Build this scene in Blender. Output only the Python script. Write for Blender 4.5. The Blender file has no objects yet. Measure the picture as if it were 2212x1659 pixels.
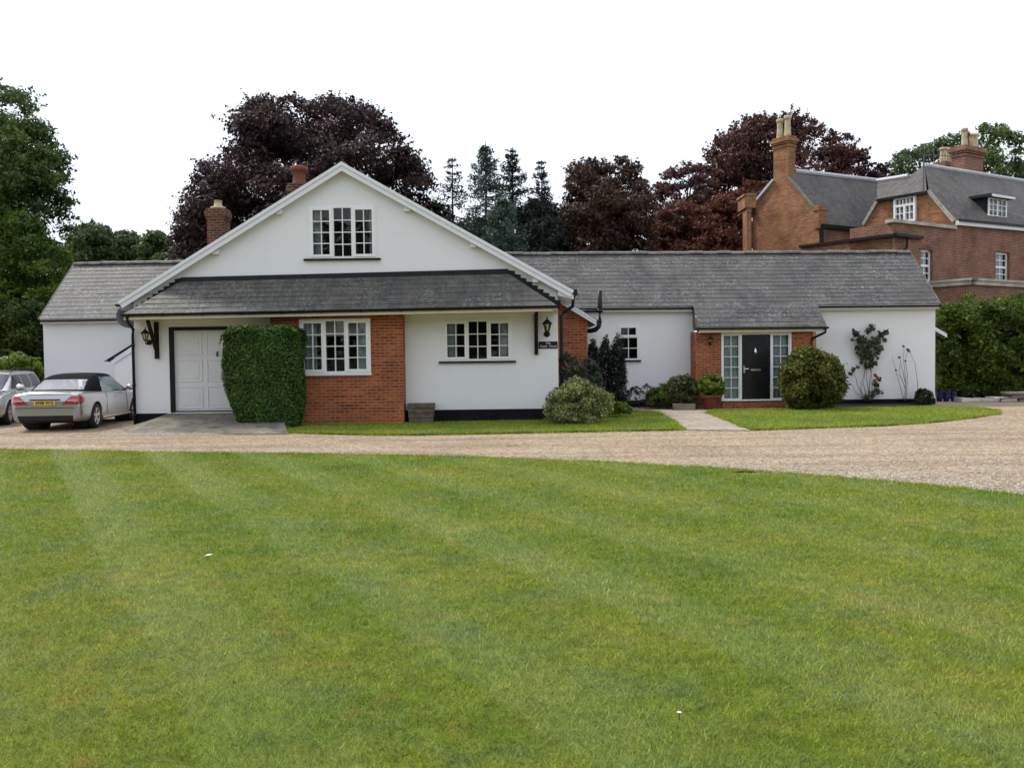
import bpy, bmesh, math, random
import numpy as np
from mathutils import Vector, Matrix
from mathutils.geometry import tessellate_polygon

S = bpy.context.scene
COL = S.collection

# ------------------------------------------------------------------ camera
IW, IH, F = 2212.0, 1659.0, 1900.0          # picture units used for measuring the photograph
CX, CY = IW / 2, IH / 2
CAMZ = 1.70
PITCH = math.atan((CY - 765.0) / F)
ROLL = 0.012
_f = Vector((0, math.cos(PITCH), -math.sin(PITCH)))
_u0 = Vector((0, math.sin(PITCH), math.cos(PITCH)))
_r0 = Vector((1, 0, 0))
_R = _r0 * math.cos(ROLL) - _u0 * math.sin(ROLL)
_U = _r0 * math.sin(ROLL) + _u0 * math.cos(ROLL)
EYE = Vector((0, 0, CAMZ))
cam_data = bpy.data.cameras.new('camera')
cam = bpy.data.objects.new('camera', cam_data)
COL.objects.link(cam)
cam_data.sensor_fit = 'HORIZONTAL'
cam_data.sensor_width = 36.0
cam_data.lens = F / IW * 36.0
cam_data.clip_start = 0.1
cam_data.clip_end = 3000.0
cam.matrix_world = Matrix(((_R.x, _U.x, -_f.x, EYE.x), (_R.y, _U.y, -_f.y, EYE.y), (_R.z, _U.z, -_f.z, EYE.z), (0, 0, 0, 1)))
S.camera = cam

# ------------------------------------------------------------------ sky, sun, exposure
SUN_EL, SUN_AZ = math.radians(52), math.radians(-60)   # azimuth from +Y towards +X: high, behind the house on the left
sun_dir = Vector((math.sin(SUN_AZ) * math.cos(SUN_EL), math.cos(SUN_AZ) * math.cos(SUN_EL), math.sin(SUN_EL)))
w = bpy.data.worlds.new('World')
S.world = w
w.use_nodes = True
nt = w.node_tree
nt.nodes.clear()
sky = nt.nodes.new('ShaderNodeTexSky')
sky.sky_type = 'NISHITA'
sky.sun_disc = False
sky.sun_elevation = SUN_EL
sky.sun_rotation = SUN_AZ
sky.air_density = 1.0
sky.dust_density = 3.0
hs = nt.nodes.new('ShaderNodeHueSaturation')
hs.inputs['Saturation'].default_value = 0.12
mixw = nt.nodes.new('ShaderNodeMix')
mixw.data_type = 'RGBA'
mixw.inputs['Factor'].default_value = 0.72               # thin white overcast in front of the blue
mixw.inputs['B'].default_value = (10.0, 10.8, 12.2, 1)
bg = nt.nodes.new('ShaderNodeBackground')
bg.inputs['Strength'].default_value = 0.10
out = nt.nodes.new('ShaderNodeOutputWorld')
nt.links.new(sky.outputs[0], hs.inputs['Color'])
nt.links.new(hs.outputs[0], mixw.inputs['A'])
nt.links.new(mixw.outputs['Result'], bg.inputs['Color'])
nt.links.new(bg.outputs[0], out.inputs[0])
sl = bpy.data.lights.new('sun', 'SUN')
sl.energy = 2.2
sl.angle = math.radians(9)
sl.color = (1.0, 0.95, 0.87)
sun = bpy.data.objects.new('sun', sl)
COL.objects.link(sun)
sun.location = (-30, 10, 60)
sun.rotation_euler = (-sun_dir).to_track_quat('-Z', 'Y').to_euler()
vs = S.view_settings
vs.view_transform = 'Standard'
vs.look = 'None'
vs.exposure = 0.41
vs.gamma = 1.0
vs.use_curve_mapping = False
S.cycles.max_bounces = 6
S.cycles.diffuse_bounces = 3
S.cycles.glossy_bounces = 3
S.cycles.transmission_bounces = 4
S.cycles.transparent_max_bounces = 8
S.cycles.caustics_reflective = False
S.cycles.caustics_refractive = False
S.render.film_transparent = False
S.cycles.use_denoising = True

# ------------------------------------------------------------------ measuring helpers
def ray(px, py):
    return _f + _R * ((px - CX) / F) - _U * ((py - CY) / F)
def P(px, py, Y):
    d = ray(px, py)
    return EYE + d * (Y / d.y)
def G(px, py, z=0.0):
    d = ray(px, py)
    return EYE + d * ((z - CAMZ) / d.z)
def PL(px, py, p0, n):
    d = ray(px, py)
    return EYE + d * ((p0 - EYE).dot(n) / d.dot(n))
V = Vector

# ------------------------------------------------------------------ mesh helpers
def wloc(o):
    v = Vector((0, 0, 0))
    while o is not None:
        v += o.location
        o = o.parent
    return v
def tag(o, label=None, cat=None, group=None, kind=None):
    if label: o['label'] = label
    if cat: o['category'] = cat
    if group: o['group'] = group
    if kind: o['kind'] = kind
    return o
def thing(name, label, cat, loc, group=None, rz=0.0, parent=None):
    o = bpy.data.objects.new(name, None)
    COL.objects.link(o)
    o.empty_display_size = 0.2
    o.location = loc
    o.rotation_euler = (0, 0, rz)
    if parent is not None:
        o.parent = parent
        o.location = Vector(loc) - wloc(parent)
    return tag(o, label, cat, group)
def copy_tree(o, parent=None):
    c = o.copy()
    COL.objects.link(c)
    if parent is not None: c.parent = parent
    for ch in list(o.children):
        copy_tree(ch, c)
    return c

class MB:
    def __init__(self):
        self.v, self.f = [], []
    def add(self, vs_, fs):
        b = len(self.v)
        self.v += [tuple(x) for x in vs_]
        self.f += [tuple(i + b for i in f) for f in fs]
        return self
    def quad(self, a, b, c, d):
        return self.add([a, b, c, d], [(0, 1, 2, 3)])
    def poly(self, pts):
        return self.add(pts, [tuple(range(len(pts)))])
    def box(self, x0, x1, y0, y1, z0, z1):
        return self.hexa([(x0, y0, z0), (x1, y0, z0), (x1, y1, z0), (x0, y1, z0), (x0, y0, z1), (x1, y0, z1), (x1, y1, z1), (x0, y1, z1)])
    def hexa(self, p):
        return self.add(p, [(0, 3, 2, 1), (4, 5, 6, 7), (0, 1, 5, 4), (1, 2, 6, 5), (2, 3, 7, 6), (3, 0, 4, 7)])
    def obox(self, m, s0, s1, d0, d1, z0, z1):     # box in a local frame m(s,d,z)
        return self.hexa([m(s0, d0, z0), m(s1, d0, z0), m(s1, d1, z0), m(s0, d1, z0), m(s0, d0, z1), m(s1, d0, z1), m(s1, d1, z1), m(s0, d1, z1)])
    def prism(self, pts, ext):
        n = len(pts)
        ext = Vector(ext)
        a = [Vector(p) for p in pts]
        b = [p + ext for p in a]
        fs = [tuple(range(n))[::-1], tuple(range(n, 2 * n))]
        fs += [(i, (i + 1) % n, n + (i + 1) % n, n + i) for i in range(n)]
        return self.add(a + b, fs)
    def bar(self, a, b, wd, hd, up=(0, 0, 1)):
        a, b, up = Vector(a), Vector(b), Vector(up)
        d = (b - a).normalized()
        s = d.cross(up)
        if s.length < 1e-4: s = d.cross(Vector((0, 1, 0)))
        s.normalize()
        u = s.cross(d).normalized()
        s *= wd / 2; u *= hd / 2
        return self.hexa([a - s - u, a + s - u, b + s - u, b - s - u, a - s + u, a + s + u, b + s + u, b - s + u])
    def tube(self, pts, radii, n=8, cap=True):
        pts = [Vector(p) for p in pts]
        if not hasattr(radii, '__len__'): radii = [radii] * len(pts)
        b = len(self.v)
        for i, p in enumerate(pts):
            d = (pts[min(i + 1, len(pts) - 1)] - pts[max(i - 1, 0)]).normalized()
            a = d.cross(Vector((0, 0, 1)))
            if a.length < 0.05: a = d.cross(Vector((1, 0, 0)))
            a.normalize()
            c = d.cross(a)
            for k in range(n):
                t = 2 * math.pi * k / n
                self.v.append(tuple(p + (a * math.cos(t) + c * math.sin(t)) * radii[i]))
        for i in range(len(pts) - 1):
            for k in range(n):
                k2 = (k + 1) % n
                self.f.append((b + i * n + k, b + i * n + k2, b + (i + 1) * n + k2, b + (i + 1) * n + k))
        if cap:
            self.f.append(tuple(b + k for k in range(n))[::-1])
            e = b + (len(pts) - 1) * n
            self.f.append(tuple(e + k for k in range(n)))
        return self
    def lathe(self, prof, c, n=16, axis='z', cap=True):     # prof: (radius, height)
        b = len(self.v)
        c = Vector(c)
        for r, h in prof:
            for k in range(n):
                t = 2 * math.pi * k / n
                x, y = r * math.cos(t), r * math.sin(t)
                self.v.append(tuple(c + (Vector((x, y, h)) if axis == 'z' else Vector((x, h, y)))))
        for i in range(len(prof) - 1):
            for k in range(n):
                k2 = (k + 1) % n
                self.f.append((b + i * n + k, b + i * n + k2, b + (i + 1) * n + k2, b + (i + 1) * n + k))
        if cap:
            self.f.append(tuple(b + k for k in range(n))[::-1])
            e = b + (len(prof) - 1) * n
            self.f.append(tuple(e + k for k in range(n)))
        return self
    def holed(self, outer, holes, m, reveal=0.1, d=0.0):
        """A wall face: polygon OUTER with HOLES (s0,s1,z0,z1), mapped by m(s,d,z), with reveals going in."""
        loops = [[Vector((s, z, 0)) for s, z in outer]]
        for s0, s1, z0, z1 in holes:
            loops.append([Vector((s0, z0, 0)), Vector((s0, z1, 0)), Vector((s1, z1, 0)), Vector((s1, z0, 0))])
        flat = [p for l in loops for p in l]
        tri = tessellate_polygon(loops)
        vs_ = [m(p.x, d, p.y) for p in flat]
        fs = []
        for t in tri:
            a, b_, c = [flat[i] for i in t]
            ar = (b_.x - a.x) * (c.y - a.y) - (c.x - a.x) * (b_.y - a.y)
            fs.append(tuple(t) if ar > 0 else tuple(t)[::-1])
        self.add(vs_, fs)
        for s0, s1, z0, z1 in holes:
            q = [(s0, z0), (s1, z0), (s1, z1), (s0, z1)]
            for i in range(4):
                a, b_ = q[i], q[(i + 1) % 4]
                self.quad(m(a[0], d, a[1]), m(b_[0], d, b_[1]), m(b_[0], d - reveal, b_[1]), m(a[0], d - reveal, a[1]))
        return self
    def slates(self, a, b, c, d, n, lift=0.0115, rng=None):
        """A slated slope: eave a->b, ridge d->c, N overlapping courses."""
        a, b, c, d = map(Vector, (a, b, c, d))
        nr = (b - a).cross(d - a).normalized()
        for i in range(n):
            t0, t1 = i / n, min(1.0, (i + 1.15) / n)
            m_ = max(2, int((b - a).length / 0.9))
            for k in range(m_):
                k0, k1 = k / m_, (k + 1) / m_
                def q(s, t, l): return (a.lerp(b, s)).lerp(d.lerp(c, s), t) + nr * l
                j = [0, 0]
                if rng: j = [rng.uniform(-.003, .003), rng.uniform(-.003, .003)]
                p = [q(k0, t0, lift + j[0]), q(k1, t0, lift + j[1]), q(k1, t1, 0.002), q(k0, t1, 0.002), q(k0, t0, -0.01), q(k1, t0, -0.01)]
                self.add(p, [(0, 1, 2, 3), (4, 5, 1, 0)])
        return self
    def build(self, name, mat, parent=None, local=False, smooth=False, uv=False, bevel=0.0):
        me = bpy.data.meshes.new(name)
        off = Vector((0, 0, 0)) if (local or parent is None) else wloc(parent)
        me.from_pydata([tuple(Vector(v) - off) for v in self.v], [], self.f)
        me.update()
        if uv: face_uv(me)
        if smooth:
            for p in me.polygons: p.use_smooth = True
        ms = mat if isinstance(mat, (list, tuple)) else [mat]
        for m_ in ms: me.materials.append(m_)
        o = bpy.data.objects.new(name, me)
        COL.objects.link(o)
        if parent is not None: o.parent = parent
        if bevel > 0:
            bv = o.modifiers.new('bevel', 'BEVEL')
            bv.width = bevel; bv.segments = 2; bv.limit_method = 'ANGLE'
        return o

def face_uv(me):
    uvl = me.uv_layers.new(name='uv')
    for p in me.polygons:
        n = p.normal
        if abs(n.z) > 0.97:
            u, v_ = Vector((1, 0, 0)), Vector((0, 1, 0))
        else:
            u = Vector((0, 0, 1)).cross(n).normalized()
            v_ = n.cross(u)
        for li in p.loop_indices:
            co = me.vertices[me.loops[li].vertex_index].co
            uvl.data[li].uv = (co.dot(u), co.dot(v_))

def frame(o, e, n):
    o, e, n = Vector(o), Vector(e), Vector(n)
    return lambda s, d, z: Vector((o.x + e.x * s + n.x * d, o.y + e.y * s + n.y * d, o.z + z))

# ------------------------------------------------------------------ materials
MATS = {}
def newmat(name):
    m = bpy.data.materials.new(name)
    m.use_nodes = True
    t = m.node_tree
    t.nodes.clear()
    o = t.nodes.new('ShaderNodeOutputMaterial')
    MATS[name] = m
    return m, t, o
class NT:
    def __init__(self, t): self.t = t
    def n(self, typ, **kw):
        x = self.t.nodes.new(typ)
        for k, v_ in kw.items():
            if k.startswith('_'): setattr(x, k[1:], v_)
            else:
                key = k.replace('__', ' ')
                s = x.inputs[int(key[1:])] if key[0] == 'i' and key[1:].isdigit() else x.inputs[key]
                if isinstance(v_, bpy.types.NodeSocket): self.t.links.new(v_, s)
                else: s.default_value = v_
        return x
    def noise(self, vec, scale, detail=3, rough=0.55):
        x = self.n('ShaderNodeTexNoise', Scale=scale, Detail=detail, Roughness=rough)
        if vec is not None: self.t.links.new(vec, x.inputs['Vector'])
        return x.outputs['Fac']
    def ramp(self, fac, stops, interp='LINEAR'):
        x = self.t.nodes.new('ShaderNodeValToRGB')
        x.color_ramp.interpolation = interp
        els = x.color_ramp.elements
        while len(els) < len(stops): els.new(0.5)
        for e, (p, c) in zip(els, stops):
            e.position = p
            e.color = (*c, 1) if len(c) == 3 else c
        self.t.links.new(fac, x.inputs['Fac'])
        return x.outputs['Color']
    def mix(self, fac, a, b, blend='MIX'):
        x = self.t.nodes.new('ShaderNodeMix')
        x.data_type = 'RGBA'
        x.blend_type = blend
        for k, v_ in (('Factor', fac), ('A', a), ('B', b)):
            s = [i for i in x.inputs if i.name == k and (i.type == 'RGBA' or (k == 'Factor' and i.type == 'VALUE'))][0]
            if isinstance(v_, bpy.types.NodeSocket): self.t.links.new(v_, s)
            else: s.default_value = v_ if k == 'Factor' else (*v_, 1)
        return [o for o in x.outputs if o.type == 'RGBA'][0]
    def math(self, op, a, b=0.0, clamp=False):
        x = self.t.nodes.new('ShaderNodeMath')
        x.operation = op
        x.use_clamp = clamp
        for i, v_ in enumerate((a, b)):
            if isinstance(v_, bpy.types.NodeSocket): self.t.links.new(v_, x.inputs[i])
            else: x.inputs[i].default_value = v_
        return x.outputs[0]
    def pos(self): return self.n('ShaderNodeNewGeometry').outputs['Position']
    def uv(self): return self.n('ShaderNodeTexCoord').outputs['UV']
    def obj(self): return self.n('ShaderNodeTexCoord').outputs['Object']
    def bump(self, h, strength=0.3, dist=0.01):
        return self.n('ShaderNodeBump', Height=h, Strength=strength, Distance=dist).outputs[0]

def plain(name, col, rough=0.6, metal=0.0, var=0.12, vscale=6.0, bump=0.0, spec=0.5, coat=0.0, bscale=60.0):
    m, t, o = newmat(name)
    k = NT(t)
    nz = k.noise(k.obj(), vscale, 4)
    c = k.ramp(nz, [(0.3, tuple(x * (1 - var) for x in col)), (0.7, tuple(min(1, x * (1 + var)) for x in col))])
    b = k.n('ShaderNodeBsdfPrincipled', Base__Color=c, Roughness=rough, Metallic=metal)
    b.inputs['Specular IOR Level'].default_value = spec
    b.inputs['Coat Weight'].default_value = coat
    if bump: t.links.new(k.bump(k.noise(k.obj(), bscale, 3), bump, 0.01), b.inputs['Normal'])
    t.links.new(b.outputs[0], o.inputs[0])
    return m

def render_wall(name, col):
    m, t, o = newmat(name)
    k = NT(t)
    p = k.pos()
    big = k.noise(p, 0.7, 5)
    sc = k.n('ShaderNodeMapping', Vector=p, Scale=(3.0, 3.0, 0.35)).outputs[0]
    streak = k.noise(sc, 1.6, 4)
    c = k.mix(0.25, k.ramp(big, [(0.3, tuple(x * 0.95 for x in col)), (0.7, col)]), k.ramp(streak, [(0.3, tuple(x * 0.95 for x in col)), (0.6, col)]))
    sep = k.n('ShaderNodeSeparateXYZ', Vector=p)
    # rain splash: dirt on the lowest quarter metre of the walls
    dz = k.math('MULTIPLY', k.math('SUBTRACT', 1.0, k.math('MULTIPLY', sep.outputs['Z'], 1.6), clamp=True), k.noise(p, 5, 4), clamp=True)
    c = k.mix(k.math('MULTIPLY', dz, 0.5), c, (0.42, 0.40, 0.33))
    b = k.n('ShaderNodeBsdfPrincipled', Base__Color=c, Roughness=0.85)
    b.inputs['Specular IOR Level'].default_value = 0.2
    h = k.math('ADD', k.noise(p, 90, 2), k.math('MULTIPLY', k.noise(p, 4, 3), 2.0))
    t.links.new(k.bump(h, 0.25, 0.012), b.inputs['Normal'])
    t.links.new(b.outputs[0], o.inputs[0])
    return m

def brick_mat(name, c1, c2, mortar, var=0.5, msize=0.011):
    m, t, o = newmat(name)
    k = NT(t)
    uv = k.uv()
    wob = k.n('ShaderNodeMix', _data_type='VECTOR')
    bt = k.n('ShaderNodeTexBrick', Vector=uv, Color1=(*c1, 1), Color2=(*c2, 1), Mortar=(*mortar, 1), Scale=1.0)
    t.nodes.remove(wob)
    bt.inputs['Mortar Size'].default_value = msize
    bt.inputs['Mortar Smooth'].default_value = 0.3
    bt.inputs['Bias'].default_value = -0.1
    bt.inputs['Brick Width'].default_value = 0.225
    bt.inputs['Row Height'].default_value = 0.075
    nz = k.noise(uv, 1.1, 5)
    fine = k.noise(uv, 25, 3)
    # every brick fired a little differently
    half = k.n('ShaderNodeSeparateXYZ', Vector=uv)
    row = k.math('FLOOR', k.math('DIVIDE', half.outputs[1], 0.075))
    colm = k.math('FLOOR', k.math('ADD', k.math('DIVIDE', half.outputs[0], 0.225), k.math('MULTIPLY', k.math('MODULO', row, 2.0), 0.5)))
    cell = k.n('ShaderNodeCombineXYZ'); t.links.new(colm, cell.inputs[0]); t.links.new(row, cell.inputs[1])
    wn = k.n('ShaderNodeTexWhiteNoise', _noise_dimensions='2D'); t.links.new(cell.outputs[0], wn.inputs['Vector'])
    tone = k.mix(k.math('SUBTRACT', 1.0, bt.outputs['Fac']), (1, 1, 1), k.ramp(wn.outputs['Value'], [(0.0, (0.62, 0.60, 0.60)), (0.3, (0.95, 0.95, 0.95)), (0.75, (1.12, 1.1, 1.1)), (1.0, (1.4, 1.42, 1.42))]))
    base_c = k.mix(1.0, bt.outputs['Color'], tone, 'MULTIPLY')
    c = k.mix(var, base_c, k.ramp(nz, [(0.3, (0.45, 0.42, 0.42)), (0.55, (1, 1, 1)), (0.75, (1.25, 1.2, 1.1))]), 'MULTIPLY')
    c = k.mix(0.5, c, k.ramp(fine, [(0.3, (0.7, 0.7, 0.7)), (0.7, (1.2, 1.2, 1.2))]), 'MULTIPLY')
    b = k.n('ShaderNodeBsdfPrincipled', Base__Color=c, Roughness=0.85)
    b.inputs['Specular IOR Level'].default_value = 0.25
    h = k.math('SUBTRACT', k.math('MULTIPLY', fine, 0.4), bt.outputs['Fac'])
    t.links.new(k.bump(h, 0.6, 0.012), b.inputs['Normal'])
    t.links.new(b.outputs[0], o.inputs[0])
    return m

def slate_mat(name, c1, c2, lich=0.5, moss=(0.10, 0.105, 0.06), mossw=0.5, row=0.2, wid=0.27):
    m, t, o = newmat(name)
    k = NT(t)
    uv = k.uv()
    p = k.pos()
    bt = k.n('ShaderNodeTexBrick', Vector=uv, Color1=(*c1, 1), Color2=(*c2, 1), Mortar=(0.02, 0.02, 0.02, 1), Scale=1.0)
    bt.inputs['Mortar Size'].default_value = 0.004
    bt.inputs['Mortar Smooth'].default_value = 0.1
    bt.inputs['Brick Width'].default_value = wid
    bt.inputs['Row Height'].default_value = row
    c = bt.outputs['Color']
    # per-slate tone: white noise on slate cell
    st = k.n('ShaderNodeMapping', Vector=uv, Scale=(1.0 / wid, 1.0 / row, 1))
    fl = k.n('ShaderNodeVectorMath', _operation='FLOOR')
    t.links.new(st.outputs[0], fl.inputs[0])
    wn = k.n('ShaderNodeTexWhiteNoise', _noise_dimensions='2D')
    t.links.new(fl.outputs[0], wn.inputs['Vector'])
    c = k.mix(0.7, c, k.ramp(wn.outputs['Value'], [(0.0, (0.70, 0.70, 0.70)), (0.5, (1, 1, 1)), (1.0, (1.32, 1.31, 1.29))]), 'MULTIPLY')
    stn = k.n('ShaderNodeMapping', Vector=uv, Scale=(2.2, 0.35, 1)).outputs[0]
    c = k.mix(0.6, c, k.ramp(k.noise(stn, 1.6, 5, 0.65), [(0.3, (0.55, 0.55, 0.57)), (0.5, (1, 1, 1)), (0.7, (1.55, 1.52, 1.44))]), 'MULTIPLY')
    big = k.noise(p, 0.55, 5, 0.65)
    c = k.mix(k.math('MULTIPLY', k.ramp(big, [(0.45, (0, 0, 0)), (0.7, (1, 1, 1))]), mossw), c, moss)
    sp = k.noise(p, 14, 5, 0.7)
    spots = k.math('MULTIPLY', k.ramp(sp, [(0.50, (0, 0, 0)), (0.64, (1, 1, 1))]), k.ramp(k.noise(p, 1.3, 4), [(0.35, (0.1, 0.1, 0.1)), (0.7, (1, 1, 1))]))
    c = k.mix(k.math('MULTIPLY', spots, lich), c, (0.30, 0.30, 0.28))
    b = k.n('ShaderNodeBsdfPrincipled', Base__Color=c, Roughness=0.62)
    b.inputs['Specular IOR Level'].default_value = 0.35
    h = k.math('SUBTRACT', k.math('MULTIPLY', k.noise(uv, 12, 4), 0.6), bt.outputs['Fac'])
    h = k.math('ADD', h, k.math('MULTIPLY', wn.outputs['Value'], 0.5))
    t.links.new(k.bump(h, 0.5, 0.012), b.inputs['Normal'])
    t.links.new(b.outputs[0], o.inputs[0])
    return m

def leaf_mat(name, cols, transl=0.3, patch=0.5, pscale=0.6, rough=0.55, spec=0.3):
    """cols: dark, mid, light. Tone varies per leaf and in soft patches through the plant (different shoots)."""
    m, t, o = newmat(name)
    k = NT(t)
    g = k.n('ShaderNodeNewGeometry')
    nz = k.noise(g.outputs['Position'], pscale, 4)
    f = k.math('ADD', k.math('MULTIPLY', g.outputs['Random Per Island'], 1 - patch), k.math('MULTIPLY', k.math('SUBTRACT', k.math('MULTIPLY', nz, 2.2), 0.6, clamp=True), patch), clamp=True)
    n_ = len(cols)
    c = k.ramp(f, [(0.08 + 0.84 * i / (n_ - 1), cc) for i, cc in enumerate(cols)])
    b = k.n('ShaderNodeBsdfPrincipled', Base__Color=c, Roughness=rough)
    b.inputs['Specular IOR Level'].default_value = spec
    tr = k.n('ShaderNodeBsdfTranslucent', Color=k.mix(1.0, c, (1.0, 1.15, 0.75), 'MULTIPLY'))
    mx = k.n('ShaderNodeMixShader', Fac=transl)
    t.links.new(b.outputs[0], mx.inputs[1])
    t.links.new(tr.outputs[0], mx.inputs[2])
    t.links.new(mx.outputs[0], o.inputs[0])
    return m

def glass_mat(name, tint=(0.9, 0.95, 0.95), ior=1.5, wavy=0.0):
    m, t, o = newmat(name)
    k = NT(t)
    fr = k.n('ShaderNodeFresnel', IOR=ior)
    tr = k.n('ShaderNodeBsdfTransparent', Color=(*tint, 1))
    gl = k.n('ShaderNodeBsdfGlossy', Color=(1, 1, 1, 1), Roughness=0.02)
    if wavy:
        nb = k.bump(k.noise(k.obj(), 3.0, 2), wavy, 0.02)
        t.links.new(nb, gl.inputs['Normal']); t.links.new(nb, fr.inputs['Normal'])
    mx = k.n('ShaderNodeMixShader')
    t.links.new(fr.outputs[0], mx.inputs[0])
    t.links.new(tr.outputs[0], mx.inputs[1])
    t.links.new(gl.outputs[0], mx.inputs[2])
    t.links.new(mx.outputs[0], o.inputs[0])
    return m

M_white = render_wall('white_render', (0.815, 0.815, 0.83))
M_brick = brick_mat('orange_brick', (0.36, 0.096, 0.036), (0.25, 0.062, 0.027), (0.36, 0.21, 0.13), 0.45, 0.011)
M_brick_old = brick_mat('old_chimney_brick', (0.17, 0.055, 0.030), (0.085, 0.028, 0.020), (0.20, 0.15, 0.11), 0.8, 0.014)
M_brick_warm = brick_mat('manor_warm_brick', (0.34, 0.140, 0.056), (0.24, 0.085, 0.040), (0.34, 0.25, 0.16), 0.7)
M_brick_red = brick_mat('manor_red_brick', (0.23, 0.075, 0.038), (0.15, 0.045, 0.028), (0.33, 0.24, 0.18), 0.6, 0.014)
M_slate = slate_mat('grey_slate', (0.086, 0.081, 0.081), (0.058, 0.055, 0.056), 0.9, (0.110, 0.106, 0.086), 0.6)
M_slate_pent = slate_mat('mossy_slate', (0.088, 0.083, 0.077), (0.058, 0.056, 0.053), 0.65, (0.100, 0.094, 0.058), 0.6, 0.18)
M_slate_manor = slate_mat('manor_slate', (0.080, 0.068, 0.062), (0.050, 0.043, 0.040), 0.6, (0.105, 0.086, 0.072), 0.65, 0.22, 0.3)
M_paint_white = plain('white_paint', (0.74, 0.75, 0.79), 0.45, var=0.03)
M_upvc = plain('white_frame', (0.82, 0.82, 0.82), 0.35, var=0.02)
M_cream = plain('cream_paint', (0.66, 0.60, 0.47), 0.6, var=0.06)
M_black = plain('black_paint', (0.010, 0.010, 0.011), 0.5, var=0.2, spec=0.2)
M_blackpl = plain('black_plastic', (0.009, 0.009, 0.011), 0.4, var=0.1, spec=0.25)
M_plinth = plain('black_plinth', (0.008, 0.008, 0.012), 0.8, var=0.4, vscale=3, bump=0.3, spec=0.15)
M_lead = plain('lead_flashing', (0.018, 0.022, 0.026), 0.7, var=0.3, vscale=3, spec=0.2)
M_ridge = plain('ridge_tile', (0.15, 0.145, 0.13), 0.8, var=0.45, vscale=5, bump=0.5, bscale=25)
M_mortar = plain('verge_mortar', (0.34, 0.32, 0.28), 0.9, var=0.3, vscale=8, bump=0.5)
M_leadwhite = plain('lead_ridge_roll', (0.46, 0.46, 0.50), 0.5, var=0.15, vscale=2)
M_glass = glass_mat('window_glass', (0.86, 0.90, 0.88), 1.5, 0.05)
M_carglass = glass_mat('car_glass', (0.55, 0.66, 0.64), 1.75)
M_curtain = plain('pale_curtain', (0.42, 0.45, 0.46), 0.9, var=0.1)
M_lace = plain('net_curtain', (0.55, 0.62, 0.66), 0.9, var=0.1)
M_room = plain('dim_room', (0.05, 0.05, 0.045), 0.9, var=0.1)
M_doorblack = plain('glossy_black_door', (0.010, 0.010, 0.014), 0.22, var=0.1)
M_chrome = plain('bright_metal', (0.75, 0.75, 0.76), 0.25, metal=1.0, var=0.03)
M_garage = plain('garage_door_white', (0.70, 0.70, 0.71), 0.4, var=0.03)
M_wood_dark = plain('dark_timber', (0.016, 0.012, 0.009), 0.8, var=0.35, vscale=9, spec=0.15)
M_wood = plain('weathered_wood', (0.115, 0.085, 0.062), 0.85, var=0.4, vscale=7, bump=0.4)
M_terracotta = plain('terracotta', (0.19, 0.060, 0.034), 0.8, var=0.25, vscale=6, bump=0.2)
M_potclay = plain('buff_clay', (0.46, 0.38, 0.24), 0.85, var=0.3, vscale=4, bump=0.3)
M_stone = plain('worn_stone', (0.19, 0.155, 0.12), 0.9, var=0.35, vscale=4, bump=0.5, bscale=25)
M_cap = plain('stone_coping', (0.42, 0.38, 0.33), 0.9, var=0.3, vscale=1.5, bump=0.3)
M_bark = plain('bark', (0.055, 0.042, 0.033), 0.95, var=0.45, vscale=3, bump=0.8, bscale=14)
M_stem = plain('thin_stem', (0.07, 0.055, 0.035), 0.9, var=0.3)
M_bluepot = plain('blue_glaze', (0.010, 0.011, 0.075), 0.2, var=0.3)
M_dish = plain('dark_grey_dish', (0.09, 0.09, 0.10), 0.5, var=0.15)
M_amber = glass_mat('amber_glass', (0.96, 0.86, 0.66), 1.45)
M_bulb = plain('bulb_glass', (0.75, 0.62, 0.42), 0.3, var=0.05)
M_soil = plain('dark_soil', (0.016, 0.012, 0.009), 0.95, var=0.4, vscale=5, bump=0.8, bscale=30)

# ------------------------------------------------------------------ window builder (frame mesh is the part; pane, curtain, sill are its sub-parts)
def curtain_mesh(m, s0, s1, z0, z1, d, rng, amp=0.025):
    b = MB()
    n = max(6, int((s1 - s0) / 0.025))
    ph = rng.uniform(0, 6)
    pts = []
    for i in range(n + 1):
        s = s0 + (s1 - s0) * i / n
        pts.append((s, d + amp * math.sin(s * 55 + ph) + amp * 0.5 * math.sin(s * 23)))
    for i in range(n):
        b.quad(m(pts[i][0], pts[i][1], z0), m(pts[i + 1][0], pts[i + 1][1], z0), m(pts[i + 1][0], pts[i + 1][1], z1), m(pts[i][0], pts[i][1], z1))
    return b

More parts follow.
